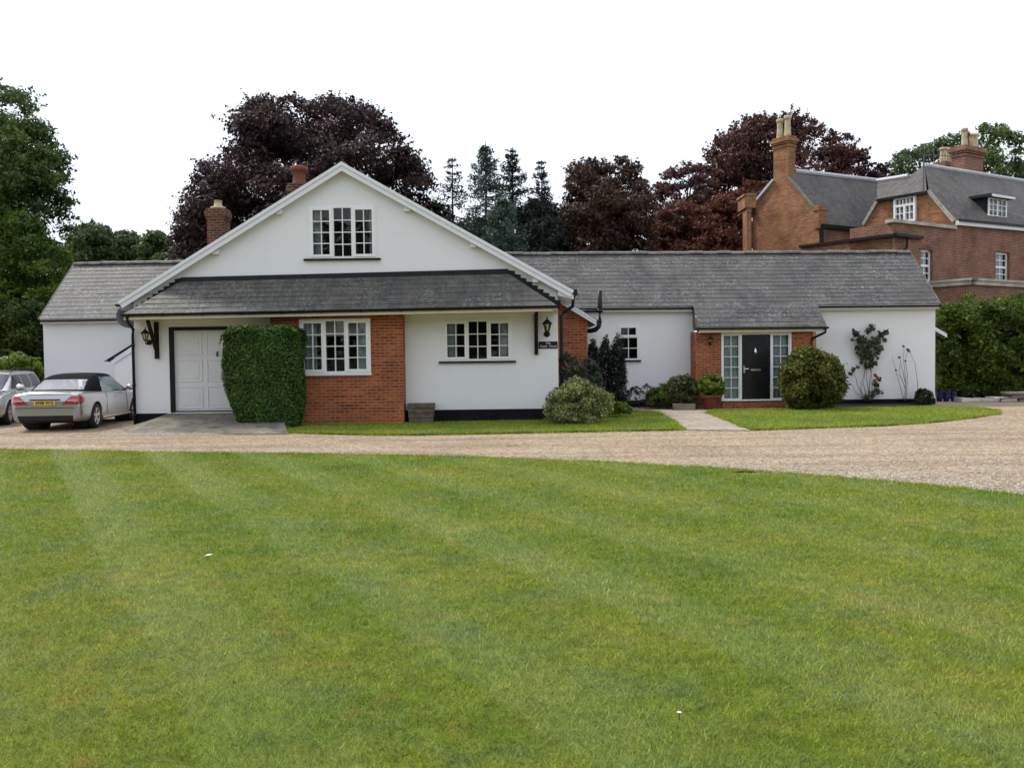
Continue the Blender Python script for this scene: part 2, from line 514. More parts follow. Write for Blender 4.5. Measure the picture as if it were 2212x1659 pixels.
def window(parent, m, s0, s1, z0, z1, rows, name='window', sill=None, curtains=(), proud=0.02, fw=0.055, sash=0.05, bar=0.022,
           mat=None, glass=None, cmat=None, depth=1.4, label=None, seed=1, recess=True):
    """rows: list from the top of (height fraction, [(width fraction, cols, rows, opening)])."""
    rng = random.Random(seed)
    mat = mat or M_upvc
    b = MB()
    g = MB()
    dI = -0.07
    b.obox(m, s0, s0 + fw, proud, dI, z0, z1)
    b.obox(m, s1 - fw, s1, proud, dI, z0, z1)
    b.obox(m, s0 + fw, s1 - fw, proud, dI, z1 - fw, z1)
    b.obox(m, s0 + fw, s1 - fw, proud, dI, z0, z0 + fw)
    W_, H_ = s1 - s0 - 2 * fw, z1 - z0 - 2 * fw
    zt = z1 - fw
    for ri, (hf, sashes) in enumerate(rows):
        zb = zt - H_ * hf
        lo, hi = zb, zt
        if ri < len(rows) - 1:
            b.obox(m, s0 + fw, s1 - fw, proud - 0.002, dI, zb - fw / 2, zb + fw / 2); lo = zb + fw / 2
        if ri > 0: hi = zt - fw / 2
        x = s0 + fw
        for si, (wf, nc, nr, op) in enumerate(sashes):
            xe = x + W_ * wf
            a, e = x, xe
            if si < len(sashes) - 1:
                b.obox(m, xe - fw / 2, xe + fw / 2, proud - 0.004, dI, lo, hi); e = xe - fw / 2
            if si > 0: a = x + fw / 2
            a_, e_, lo_, hi_ = a, e, lo, hi
            if op:
                q = sash
                pr = proud + 0.018
                b.obox(m, a - 0.012, a + q, pr, dI + 0.01, lo - 0.012, hi + 0.012)
                b.obox(m, e - q, e + 0.012, pr, dI + 0.01, lo - 0.012, hi + 0.012)
                b.obox(m, a + q, e - q, pr, dI + 0.01, hi - q, hi + 0.012)
                b.obox(m, a + q, e - q, pr, dI + 0.01, lo - 0.012, lo + q)
                a_, e_, lo_, hi_ = a + q, e - q, lo + q, hi - q
            for i in range(1, nc):
                xx = a_ + (e_ - a_) * i / nc
                b.obox(m, xx - bar / 2, xx + bar / 2, proud - 0.008, -0.045, lo_, hi_)
            for j in range(1, nr):
                zz = lo_ + (hi_ - lo_) * j / nr
                for i in range(nc):
                    xa = a_ + (e_ - a_) * i / nc + (bar / 2 if i else 0)
                    xb = a_ + (e_ - a_) * (i + 1) / nc - (bar / 2 if i < nc - 1 else 0)
                    b.obox(m, xa, xb, proud - 0.010, -0.045, zz - bar / 2, zz + bar / 2)
            # each sash glazed very slightly out of true, as real panes are
            t1, t2 = rng.uniform(-.004, .004), rng.uniform(-.004, .004)
            g.quad(m(a_ - .01, -0.028 + t1, lo_ - .01), m(e_ + .01, -0.028 + t2, lo_ - .01), m(e_ + .01, -0.028 - t1, hi_ + .01), m(a_ - .01, -0.028 - t2, hi_ + .01))
            x = xe
        zt = zb
    o = b.build(name, mat, parent)
    if label: o['label'] = label
    g.build('pane', glass or M_glass, o)
    for c0, c1 in curtains:
        cm = curtain_mesh(m, s0 + (s1 - s0) * c0, s0 + (s1 - s0) * c1, z0 + 0.02, z1 - 0.03, -0.17, rng)
        cm.build('curtain', cmat or M_curtain, o, smooth=True)
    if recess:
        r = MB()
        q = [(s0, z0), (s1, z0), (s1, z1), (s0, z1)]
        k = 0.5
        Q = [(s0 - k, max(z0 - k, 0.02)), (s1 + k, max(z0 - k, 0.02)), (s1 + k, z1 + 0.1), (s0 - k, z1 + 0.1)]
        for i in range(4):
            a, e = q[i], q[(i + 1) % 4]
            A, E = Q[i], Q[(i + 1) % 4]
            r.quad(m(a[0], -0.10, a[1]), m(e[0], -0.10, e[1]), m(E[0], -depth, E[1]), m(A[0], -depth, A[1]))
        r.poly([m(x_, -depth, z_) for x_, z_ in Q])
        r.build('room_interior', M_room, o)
    if sill:
        sb = MB()
        e0, e1, zz, mt = sill
        sb.obox(m, s0 - e0, s1 + e1, 0.075, -0.02, zz - 0.045, zz)
        sb.build('sill', mt, o)
    return o

def gutter(a, b, parent, r=0.055, mat=None, name='gutter'):
    g = MB()
    a, b = Vector(a), Vector(b)
    d = (b - a).normalized()
    s = Vector((d.y, -d.x, 0)).normalized()
    n = 7
    for rr, flip in ((r, 1), (r - 0.012, -1)):
        A = [a + s * (math.cos(math.pi + math.pi * i / n) * rr) + Vector((0, 0, math.sin(math.pi + math.pi * i / n) * rr)) for i in range(n + 1)]
        B = [p + (b - a) for p in A]
        for i in range(n):
            g.quad(*((A[i], A[i + 1], B[i + 1], B[i]) if flip > 0 else (A[i], B[i], B[i + 1], A[i + 1])))
    for e in (a, b):
        g.poly([e + s * (math.cos(math.pi + math.pi * i / n) * r) + Vector((0, 0, math.sin(math.pi + math.pi * i / n) * r)) for i in range(n + 1)])
    L = (b - a).length
    k = 1
    while k * 0.95 < L:                                    # brackets / unions
        c = a + d * (k * 0.95)
        A = [c + s * (math.cos(math.pi + math.pi * i / n) * (r + 0.008)) + Vector((0, 0, math.sin(math.pi + math.pi * i / n) * (r + 0.008))) for i in range(n + 1)]
        for i in range(n):
            g.quad(A[i], A[i + 1], A[i + 1] + d * 0.04, A[i] + d * 0.04)
        k += 1
    return g.build(name, mat or M_blackpl, parent)

def ridge_tiles(a, b, parent, r=0.12, seg=0.45, mat=None, seed=3):
    g = MB()
    rng = random.Random(seed)
    a, b = Vector(a), Vector(b)
    L = (b - a).length
    n = int(L / seg)
    d = (b - a) / n
    s = Vector((d.y, -d.x, 0)).normalized()
    for k in range(n):
        dz = rng.uniform(-.012, .012)
        c0, c1 = a + d * (k + 0.01), a + d * (k + 0.985)
        A, B = [], []
        for i in range(7):
            t = math.pi * i / 6
            o_ = s * (math.cos(t) * r) + Vector((0, 0, math.sin(t) * r * 0.85 - 0.03 + dz))
            A.append(c0 + o_); B.append(c1 + o_)
        for i in range(6): g.quad(A[i], A[i + 1], B[i + 1], B[i])
        g.poly(A); g.poly(B[::-1])
    return g.build('ridge_tiles', mat or M_ridge, parent)

# ================================================================== THE COACH HOUSE
YM = 22.0                                   # front wall of the gabled block
YW, YE, YR = 27.2, 27.0, 29.2               # long wing behind: wall, eaves, ridge
house = thing('coach_house', 'long white rendered house with front gable, grey slate roofs and brick bay', 'house', (-4.0, YM, 0))
mM = frame((0, YM, 0), (1, 0, 0), (0, -1, 0))
mW = frame((0, YW, 0), (1, 0, 0), (0, -1, 0))
X = lambda px, py, Y: P(px, py, Y).x
Z = lambda px, py, Y: P(px, py, Y).z
YV = 21.82                                  # verge
Ap, Lp, Rp = P(738, 352, YV), P(257, 653, YV), P(1239, 629, YV)
xl, xr = X(292, 800, YM), X(1206, 780, YM)
def verge_z(x, drop=0.0):
    if x < Ap.x: return Ap.z + (Lp.z - Ap.z) * (x - Ap.x) / (Lp.x - Ap.x) - drop
    return Ap.z + (Rp.z - Ap.z) * (x - Ap.x) / (Rp.x - Ap.x) - drop
# openings in the gable wall
uw = (X(667, 500, YM), X(813, 500, YM), Z(740, 559, YM), Z(740, 445, YM))
rw = (X(957, 735, YM), X(1107, 735, YM), Z(1030, 780, YM), Z(1030, 690, YM))
gd = (X(367, 800, YM), X(579, 800, YM), Z(440, 890, YM), Z(440, 706, YM))
b = MB()
b.holed([(xl, -0.1), (xr, -0.1), (xr, verge_z(xr, 0.10)), (Ap.x, Ap.z - 0.10), (xl, verge_z(xl, 0.10))], [uw, rw, gd, (X(610, 790, YM), X(850, 790, YM), .5, 2.2)], mM, 0.14)
b.quad((xr, YM, -0.1), (xr, 31, -0.1), (xr, 31, verge_z(xr, .1)), (xr, YM, verge_z(xr, .1)))
b.quad((xl, 31, -0.1), (xl, YM, -0.1), (xl, YM, verge_z(xl, .1)), (xl, 31, verge_z(xl, .1)))
b.poly([(xr, 31, -0.1), (xl, 31, -0.1), (xl, 31, verge_z(xl, .1)), (Ap.x, 31, Ap.z - .1), (xr, 31, verge_z(xr, .1))])
b.build('wall', M_white, house)
# plinth strips either side of the brick bay
b = MB()
zp = Z(1050, 884, YM)
b.box(X(872, 890, YM), xr + 0.012, YM - 0.012, YM + 0.05, -0.06, zp)
b.build('plinth', M_plinth, house)
b = MB()
b.box(xl - 0.012, gd[0] - 0.09, YM - 0.012, YM + 0.05, -0.06, Z(330, 893, YM))
b.build('plinth', M_plinth, house)
# main roof, two slopes
b = MB()
Y2 = 31.0
up = 0.02
for E in (Lp, Rp):
    a1, a2 = Vector((Ap.x, YV, Ap.z)), Vector((Ap.x, Y2, Ap.z))
    e1, e2 = Vector((E.x, YV, E.z)), Vector((E.x, Y2, E.z))
    dn = Vector((0, 0, -0.10))
    lo = [a1 + dn, a2 + dn, e2 + dn, e1 + dn]
    hi = [a1, a2, e2, e1]
    b.add(lo + hi, [(0, 1, 2, 3), (4, 7, 6, 5), (0, 4, 5, 1), (1, 5, 6, 2), (2, 6, 7, 3), (3, 7, 4, 0)])
b.build('roof', M_slate, house, uv=True)
ridge_tiles((Ap.x, YV + 0.05, Ap.z + 0.0), (Ap.x, Y2, Ap.z + 0.0), house, 0.11)
# barge boards: a wide board with a narrower one set proud along its top edge
for E in (Lp, Rp):
    b = MB()
    d = (E - Ap); n = Vector((-d.z, 0, d.x)).normalized()
    if n.z > 0: n = -n
    ext = Vector((0, 0.03, 0))
    o_ = Vector((0, -0.035, 0))
    apex_dn = n * (0.24 / 1.0)
    # mitre at the apex: cut vertically
    def bb(w0, w1, y0, th):
        k = abs(n.z)
        p = [Ap + Vector((0, y0, -w0 / k)), E + Vector((0, y0, 0)) + n * w0, E + Vector((0, y0, 0)) + n * w1, Ap + Vector((0, y0, -w1 / k))]
        b.prism(p, (0, th, 0))
    bb(0.0, 0.175, -0.036, 0.034)
    bb(-0.012, 0.062, -0.062, 0.025)
    b.build('barge_board', M_paint_white, house)
# boarded soffits under verge and eaves
b = MB()
for E in (Lp, Rp):
    b.quad((Ap.x, YV, Ap.z - 0.14), (E.x, YV, E.z - 0.14), (E.x, YM - .003, E.z - 0.14), (Ap.x, YM - .003, Ap.z - 0.14))
b.quad((xr, YV, verge_z(xr, .2)), (Rp.x - .01, YV, Rp.z - .20), (Rp.x - .01, 27, Rp.z - .20), (xr, 27, verge_z(xr, .2)))
b.quad((xl, YV, verge_z(xl, .2)), (Lp.x + .01, YV, Lp.z - .20), (Lp.x + .01, 27, Lp.z - .20), (xl, 27, verge_z(xl, .2)))
b.quad((xr + .002, YV + .01, verge_z(xr, .2) - .12), (Rp.x, YV + .01, Rp.z - .20), (Rp.x, YV + .01, Rp.z - .06), (xr + .002, YV + .01, verge_z(xr, .06)))
b.build('soffit', M_paint_white, house)
gutter((Rp.x + 0.05, YV, Rp.z - 0.05), (Rp.x + 0.05, 27, Rp.z - 0.09), house, 0.06)
gutter((Lp.x - 0.05, YV, Lp.z - 0.05), (Lp.x - 0.05, 27, Lp.z - 0.09), house, 0.06)
# purlin ends showing under the barge boards
for px, py in ((318, 627), (463, 543), (601, 456), (879, 450), (1023, 528), (1157, 604)):
    b = MB()
    c = P(px, py, YV)
    sx = 1 if px < 738 else -1
    b.prism([c + V((-.075, .03, .06)), c + V((-.075, .03, -.07)), c + V((.075, .03, -.07)), c + V((.075, .03, .06))], (0, YM - YV - 0.02, 0))
    b.build('purlin_end', M_paint_white, house, bevel=0.012)
# upper window
window(house, mM, *uw, [(1.0, [(0.345, 2, 4, 1), (0.31, 2, 4, 0), (0.345, 2, 4, 1)])], sill=(0.13, 0.1, uw[2], M_black),
       curtains=((0.03, 0.18), (0.88, 0.97)), label='upper casement window in the gable', seed=4)
# right-hand ground floor window
window(house, mM, *rw, [(1.0, [(0.345, 2, 3, 1), (0.31, 2, 3, 0), (0.345, 2, 3, 1)])], sill=(0.11, 0.08, rw[2], M_black),
       curtains=((0.04, 0.2), (0.79, 0.97)), label='three-light window under the black bracket', seed=5)
# garage door with black surround
b = MB()
fw = 0.10
b.obox(mM, gd[0] - 0.0, gd[0] + fw, 0.02, -0.12, gd[2], gd[3])
b.obox(mM, gd[1] - fw, gd[1], 0.02, -0.12, gd[2], gd[3])
b.obox(mM, gd[0] + fw, gd[1] - fw, 0.02, -0.12, gd[3] - 0.085, gd[3])
b.obox(mM, gd[0] + fw, gd[1] - fw, -0.02, -0.13, gd[2] - 0.02, gd[2] + 0.03)
b.build('garage_door_frame', M_black, house)
b = MB()
g0, g1, h0, h1 = gd[0] + fw, gd[1] - fw, gd[2] + 0.03, gd[3] - 0.085
b.obox(mM, g0, g1, -0.06, -0.10, h0, h1)
nc, nr = 3, 3
cw, rh = (g1 - g0) / nc, (h1 - h0) / nr
for i in range(nc):
    for j in range(nr):
        a0, a1 = g0 + cw * i + 0.055, g0 + cw * (i + 1) - 0.055
        c0, c1 = h0 + rh * j + 0.055, h0 + rh * (j + 1) - 0.055
        # raised moulding ring and a fielded panel
        r_ = 0.028
        b.obox(mM, a0, a1, -0.046, -0.0599, c0, c0 + r_)
        b.obox(mM, a0, a1, -0.046, -0.0599, c1 - r_, c1)
        b.obox(mM, a0, a0 + r_, -0.046, -0.0599, c0 + r_, c1 - r_)
        b.obox(mM, a1 - r_, a1, -0.046, -0.0599, c0 + r_, c1 - r_)
        b.obox(mM, a0 + 0.08, a1 - 0.08, -0.052, -0.0598, c0 + 0.08, c1 - 0.08)
gdo = b.build('garage_door', M_garage, house, bevel=0.006)
b = MB()
hp = P(468, 765, YM)
b.box(hp.x - .02, hp.x + .02, YM + 0.02, YM + .055, hp.z - .06, hp.z + .06)
b.box(hp.x - .012, hp.x + .012, YM - .01, YM + .02, hp.z - .03, hp.z + .0)
b.build('handle', M_dish, gdo)

# ---- the pent roof over garage, bay and window
YP = 21.08
Tl, Tr = P(394, 607, YM - .02), P(1096, 590, YM - .02)
Fl, Fr = P(266, 679, YP), P(1202, 660, YP)
Wl, Wr = Vector((xl - .02, YM - .004, Fl.z + 0.03)), Vector((xr + .02, YM - .004, Fr.z + 0.03))
b = MB()
b.slates(Fl, Fr, Tr, Tl, 7, rng=random.Random(2))
b.poly([Fr, Wr, Tr]); b.poly([Wl, Fl, Tl])
pent = b.build('pent_roof', M_slate_pent, house, uv=True)
b = MB()
b.quad(Fl + V((0, .02, -.12)), Wl + V((0, 0, -.15)), Wr + V((0, 0, -.15)), Fr + V((0, .02, -.12)))
b.prism([Fl + V((.01, .0, -.02)), Fl + V((.01, .0, -.135)), Fr + V((-.09, .0, -.135)), Fr + V((-.09, .0, -.02))], (0, .025, 0))
b.build('fascia', M_cream, house)
gutter(Fl + V((-.02, -.045, -.012)), Fr + V((.02, -.045, -.012)), house, 0.055)
b = MB()
b.prism([Tl + V((-.02, 0, -.05)), Tr + V((.02, 0, -.05)), Tr + V((.02, 0, .10)), Tl + V((-.02, 0, .085))], (0, -.035, 0))
for T, Wc, sg in ((Tr, Wr, 1), (Tl, Wl, -1)):
    n = 9
    for i in range(n):
        p0 = T.lerp(Wc, i / n); p1 = T.lerp(Wc, (i + 1.15) / n)
        p0 = Vector((p0.x, YM - .022 - .0007 * i, p0.z)); p1 = Vector((p1.x, YM - .022 - .0007 * i, p1.z))
        b.prism([p0 + V((0, 0, .075)), p0 + V((0, 0, -.09)), p1 + V((0, 0, -.05)), p1 + V((sg * .015, 0, .02)), p1 + V((sg * .035, 0, (p0.z - p1.z) + .045))][::sg], (0, 0.018, 0))
b.build('flashing', M_lead, house)
# brackets carrying the pent roof
for k, (px, wd) in enumerate(((340, 7.5), (1158, 7.5))):
    b = MB()
    xa = X(px, 730, YM)
    zt = (Fl.z if k == 0 else Fr.z) - 0.16
    zb = Z(px, 775 if k == 0 else 766, YM)
    h = 0.045
    b.box(xa - h, xa + h, YM - .10, YM - .002, zb, zt)
    b.bar((xa, YM - .08, zb + .20), (xa, YM - .56, zt + .02), 0.07, 0.075, (1, 0, 0))
    b.build('bracket', M_wood_dark, house, bevel=0.006)
# brick bay under the pent roof
YB = 21.55
mB = frame((0, YB, 0), (1, 0, 0), (0, -1, 0))
bx0, bx1 = X(585, 790, YB), X(871, 790, YB)
zt = Fl.z + (Fr.z - Fl.z) * 0.5 - 0.10
bw = (X(648, 748, YB), X(801, 748, YB), Z(725, 807, YB), Z(725, 689, YB))
b = MB()
b.holed([(bx0, -.06), (bx1, -.06), (bx1, zt), (bx0, zt)], [bw], mB, 0.1)
b.quad((bx1, YB, -.06), (bx1, YM, -.06), (bx1, YM, zt), (bx1, YB, zt))
b.quad((bx0, YM, -.06), (bx0, YB, -.06), (bx0, YB, zt), (bx0, YM, zt))
b.build('brick_bay', M_brick, house, uv=True)
window(house, mB, *bw, [(1.0, [(0.345, 2, 4, 1), (0.31, 2, 4, 0), (0.345, 2, 4, 1)])], sill=(0.02, 0.02, bw[2] - .003, M_paint_white), proud=0.05,
       curtains=((0.05, 0.22), (0.79, 0.96)), label='large casement window in the brick bay', seed=6, cmat=M_lace)
# corner downpipe at the left end
b = MB()
xd = xl + 0.0
b.tube([(xd + .25, YP - .03, Fl.z - .06), (xd + .22, YP + .05, Fl.z - .17), (xd + .02, YM - .10, Fl.z - .34), (xd + .0, YM - .09, Fl.z - .5), (xd, YM - .09, .02)], 0.038, 8)
for zc in (2.0, 1.0, 0.25): b.tube([(xd, YM - .09, zc), (xd, YM - .09, zc + .07)], 0.047, 8)
b.build('downpipe', M_blackpl, house, smooth=True)

# ---- the long wing, left and right of the gabled block
wl0, wl1 = X(95, 770, YW), xl + 0.05
eL, eL2 = P(84, 690, YE), P(330, 685.5, YE)
rL, rL2 = P(160, 571, YR), P(470, 565, YR)
eR0, eR = P(1200, 664.5, YE), P(2031, 657, YE)
rR0, rR = P(1040, 549.5, YR), P(1965, 545, YR)
wr0, wr1 = xr - 0.02, X(2020, 780, YW)
YBk = 2 * YR - YE
def wall_end(b, x, ze, zr):
    b.poly([(x, YW, -.1), (x, 2 * YR - YW, -.1), (x, 2 * YR - YW, ze - .1), (x, YR, zr - .12), (x, YW, ze - .1)])
b = MB()
b.holed([(wl0, -.1), (wl1, -.1), (wl1, eL2.z - .05), (wl0, eL.z - .05)], [], mW)
wall_end(b, wl0, eL.z, rL.z)
b.build('wall', M_white, house)
sw = (X(1335, 740, YW), X(1380, 740, YW), Z(1357, 778, YW), Z(1357, 702, YW))
pL, pR = X(1499, 760, YW), X(1763, 760, YW)
b = MB()
b.holed([(wr0, -.1), (pL, -.1), (pL, eR.z + .01), (wr0, eR0.z - .03)], [sw], mW, 0.14)
b.build('wall', M_white, house)
b = MB()
b.holed([(pR, -.1), (wr1, -.1), (wr1, eR.z - .05), (pR, eR.z - .03)], [], mW)
wall_end(b, wr1, eR.z, rR.z)
b.build('wall', M_white, house)
b = MB()
b.box(pR, wr1 + .012, YW - .012, YW + .05, -.06, Z(1900, 862, YW))
b.build('plinth', M_plinth, house)
b = MB()
b.box(wr0, pL, YW - .012, YW + .05, -.06, Z(1440, 864, YW))
b.build('plinth', M_plinth, house)
window(house, mW, *sw, [(0.33, [(1.0, 2, 1, 1)]), (0.67, [(1.0, 2, 2, 0)])], sill=(0.05, 0.06, sw[2], M_black), fw=0.05, sash=0.04,
       label='small two-tier window beside the dark conifers', seed=8)
for (a, e, c, d, n) in ((eL, eL2, rL2, rL, 14), (eR0, eR, rR, rR0, 14)):
    b = MB()
    b.slates(a, e, c, d, n, rng=random.Random(int(n + a.x)))
    b.quad(d, c, Vector((c.x, YBk, e.z)), Vector((d.x, YBk, a.z)))
    b.build('roof', M_slate, house, uv=True)
ridge_tiles(rL, rL2, house, seed=11)
ridge_tiles(rR0, rR, house, seed=12)
for a, r in ((eL, rL), (eR, rR)):
    b = MB()
    sx = 0.03 if a.x > 0 else -0.03
    b.bar(a + V((sx * .5, 0, .0)), r + V((sx * .5, 0, .0)), 0.025, 0.035)
    b.build('verge', M_ridge, house)
gutter(eL + V((.02, -.05, -.03)), eL2 + V((0, -.05, -.03)), house)
xq0, xq1 = X(1497, 663, YE), X(1766, 663, YE)
gutter(eR0 + V((0, -.05, -.03)), Vector((xq0, YE - .05, eR.z - .015)), house)
gutter(Vector((xq1, YE - .05, eR.z - .02)), eR + V((.0, -.05, -.03)), house)
for a, e in ((eL, eL2), (eR0, Vector((xq0, YE, eR.z))), (Vector((xq1, YE, eR.z)), eR)):
    b = MB()
    b.prism([a + V((.03, .012, -.0)), a + V((.03, .012, -.14)), e + V((-.03, .012, -.14)), e + V((-.03, .012, .0))], (0, .02, 0))
    b.quad(a + V((.03, .03, -.14)), e + V((-.03, .03, -.14)), e + V((-.03, .2, -.14)), a + V((.03, .2, -.14)))
    b.build('fascia', M_paint_white, house)
# porch: the slates carry on down over a brick-fronted entrance
YPO = 26.42
sl_ = (rR.z - eR.z) / (YR - YE)
def wz(x): return eR0.z + (eR.z - eR0.z) * (x - eR0.x) / (eR.x - eR0.x)
YPE = 26.2
za, zb_ = wz(xq0) - sl_ * (YE - YPE), wz(xq1) - sl_ * (YE - YPE)
b = MB()
b.slates((xq0, YPE, za), (xq1, YPE, zb_), (xq1, YE + .05, wz(xq1) + sl_ * .05 + .012), (xq0, YE + .05, wz(xq0) + sl_ * .05 + .012), 5, rng=random.Random(9))
b.poly([(xq1, YPE, zb_), (xq1, YE + .05, zb_), (xq1, YE + .05, wz(xq1))])
b.poly([(xq0, YPE, za), (xq0, YE + .05, wz(xq0)), (xq0, YE + .05, za)])
b.build('porch_roof', M_slate, house, uv=True)
gutter((xq0 - .02, YPE - .05, za - .02), (xq1 + .03, YPE - .05, zb_ - .02), house)
b = MB()
b.box(xq0 + .03, xq1 - .03, YPE + .01, YPE + .035, za - .16, za - .0)
b.box(xq0 + .03, xq1 - .03, YPE + .036, YPO + .3, za - .15, za - .13)
b.build('fascia', M_cream, house)
p0, p1, p2, p3 = X(1503, 780, YPO), X(1558, 780, YPO), X(1709, 780, YPO), X(1756, 780, YPO)
zs = Z(1630, 866, YPO)
ztp = za - .13
b = MB()
b.box(p0, p1 - .002, YPO, YW + .02, -.06, ztp)
b.box(p2 + .002, p3, YPO, YW + .02, -.06, ztp)
b.box(p1 - .002, p2 + .002, YPO - .12, YPO + .4, -.06, zs - .035)
b.build('porch_brickwork', M_brick, house, uv=True)
b = MB()
b.tube([(xq1 - .05, YPE - .05, zb_ - .05), (xq1 - .05, YPE - .02, zb_ - .18), (p3 - .03, YPO - .03, zb_ - .36), (p3 - .06, YPO - .045, zb_ - .5), (p3 - .06, YPO - .045, .03)], 0.036, 8)
b.build('downpipe', M_blackpl, house, smooth=True)
mP = frame((0, YPO, 0), (1, 0, 0), (0, -1, 0))
b = MB()
d0, d1 = X(1602, 790, YPO), X(1664, 790, YPO)
b.obox(mP, p1, p1 + .05, .03, -.09, zs, ztp - .02)
b.obox(mP, p2 - .05, p2, .03, -.09, zs, ztp - .02)
b.obox(mP, p1 + .05, p2 - .05, .03, -.09, ztp - .10, ztp - .02)
b.obox(mP, p1 + .05, p2 - .05, .05, -.09, zs, zs + .05)
b.obox(mP, d0 - .06, d0, .028, -.09, zs + .05, ztp - .10)
b.obox(mP, d1, d1 + .06, .028, -.09, zs + .05, ztp - .10)
b.build('door_frame', M_upvc, house)
b = MB()
zd0, zd1 = zs + .055, ztp - .105
b.obox(mP, d0 + .004, d1 - .004, -.02, -.07, zd0, zd1)
for (f0, f1, q0, q1) in ((.10, .46, .10, .40), (.54, .90, .10, .40), (.10, .46, .50, .80), (.54, .90, .50, .80)):
    a0, a1 = d0 + (d1 - d0) * f0, d0 + (d1 - d0) * f1
    c0, c1 = zd0 + (zd1 - zd0) * q0, zd0 + (zd1 - zd0) * q1
    b.obox(mP, a0, a1, -.010, -.0199, c0, c0 + .025); b.obox(mP, a0, a1, -.010, -.0199, c1 - .025, c1)
    b.obox(mP, a0, a0 + .025, -.010, -.0199, c0 + .025, c1 - .025); b.obox(mP, a1 - .025, a1, -.010, -.0199, c0 + .025, c1 - .025)
    b.obox(mP, a0 + .06, a1 - .06, -.012, -.0198, c0 + .06, c1 - .06)
# fanlight moulding in the head of the door
cxm = (d0 + d1) / 2
arc = [mP(cxm + math.cos(math.pi * i / 12) * .30, -.012, zd0 + (zd1 - zd0) * .84 + math.sin(math.pi * i / 12) * .2) for i in range(13)]
b.tube(arc, 0.014, 6)
fd = b.build('front_door', M_doorblack, house, bevel=0.004)
b = MB(); q = P(1633, 799, YPO); b.obox(mP, q.x - .15, q.x + .15, -.005, -.0195, q.z - .025, q.z + .025); b.build('letter_plate', M_chrome, fd)
b = MB(); q = P(1632, 760, YPO); b.lathe([(.02, 0), (.045, .04), (.05, .08), (.03, .14), (.012, .19)], (q.x, YPO + .005, q.z - .08), 10); b.build('knocker', M_chrome, fd)
b = MB(); q = P(1608, 797, YPO); b.tube([(q.x, YPO + .02, q.z), (q.x, YPO - .035, q.z), (q.x + .12, YPO - .035, q.z)], .014, 6); b.obox(mP, q.x - .02, q.x + .02, -.012, -.0197, q.z - .12, q.z + .10); b.build('handle', M_chrome, fd)
for a0, a1, lab in ((p1 + .05, d0 - .06, None), (d1 + .06, p2 - .05, None)):
    window(house, frame((0, YPO + .01, 0), (1, 0, 0), (0, -1, 0)), a0, a1, zs + .05, ztp - .10, [(1.0, [(1.0, 2, 6, 0)])], name='sidelight', fw=0.03, bar=0.02,
           curtains=((0.02, 0.98),), cmat=M_lace, proud=0.0, depth=0.5)

# ---- brick lean-to in the corner right of the gable
YL = 24.3
lx0, lx1 = xr, X(1269, 720, YL)
va, vb = P(1232, 657, YL - .2), P(1288, 691, YL - .2)
b = MB()
def vz(x): return va.z + (vb.z - va.z) * (x - va.x) / (vb.x - va.x)
b.poly([(lx0, YL, -.06), (lx1, YL, -.06), (lx1, YL, vz(lx1) - .12), (lx0, YL, min(vz(lx0) - .12, Rp.z))])
b.quad((lx1, YL, -.06), (lx1, YW, -.06), (lx1, YW, vz(lx1) - .12), (lx1, YL, vz(lx1) - .12))
b.build('lean_to_wall', M_brick, house, uv=True)
b = MB()
e0 = Vector((xr + .05, YL - .2, vz(xr + .05)))
b.hexa([e0 + V((0, 0, -.08)), vb + V((.04, 0, -.08)), vb + V((.04, 3, -.08)), e0 + V((0, 3, -.08)), e0, vb + V((.04, 0, 0)), vb + V((.04, 3, 0)), e0 + V((0, 3, 0))])
b.build('lean_to_roof', M_slate, house, uv=True)
b = MB()
b.prism([e0 + V((0, -.03, -.01)), e0 + V((0, -.03, -.15)), vb + V((0, -.03, -.15)), vb + V((0, -.03, -.01))], (0, .028, 0))
b.prism([e0 + V((0, -.05, -.005)), e0 + V((0, -.05, -.06)), vb + V((0, -.05, -.06)), vb + V((0, -.05, -.005))], (0, .019, 0))
b.build('barge_board', M_paint_white, house)
b = MB()
ys = 25.3
pp = lambda x, y: P(x, y, ys)
b.tube([pp(1296, 628), pp(1296, 664), pp(1295.5, 695), pp(1293, 706), pp(1286, 712.5), pp(1276, 715), pp(1262, 715)], [.065, .065, .065, .07, .075, .07, .065], 10)
b.tube([pp(1296, 668), pp(1296, 676)], .085, 10)
b.tube([pp(1292, 672), pp(1275, 673), pp(1255, 672)], .04, 8)
b.build('soil_pipe', M_blackpl, house, smooth=True)
gutter(vb + V((.06, .0, -.05)), vb + V((.06, 2.9, -.08)), house)

# downpipe dropping from the right-hand eaves gutter down the brick corner
b = MB()
q0, q1, q2 = P(1239, 634, 22.4), P(1237, 662, 22.4), P(1212, 674, 22.4)
b.tube([q0, q1, q2 + V((.06, 0, -.02)), q2 + V((0, 0, -.10)), Vector((q2.x, 22.4, .03))], .045, 8)
b.box(q0.x - .085, q0.x + .085, 22.3, 22.5, q0.z - .06, q0.z + .10)
b.build('downpipe', M_blackpl, house)

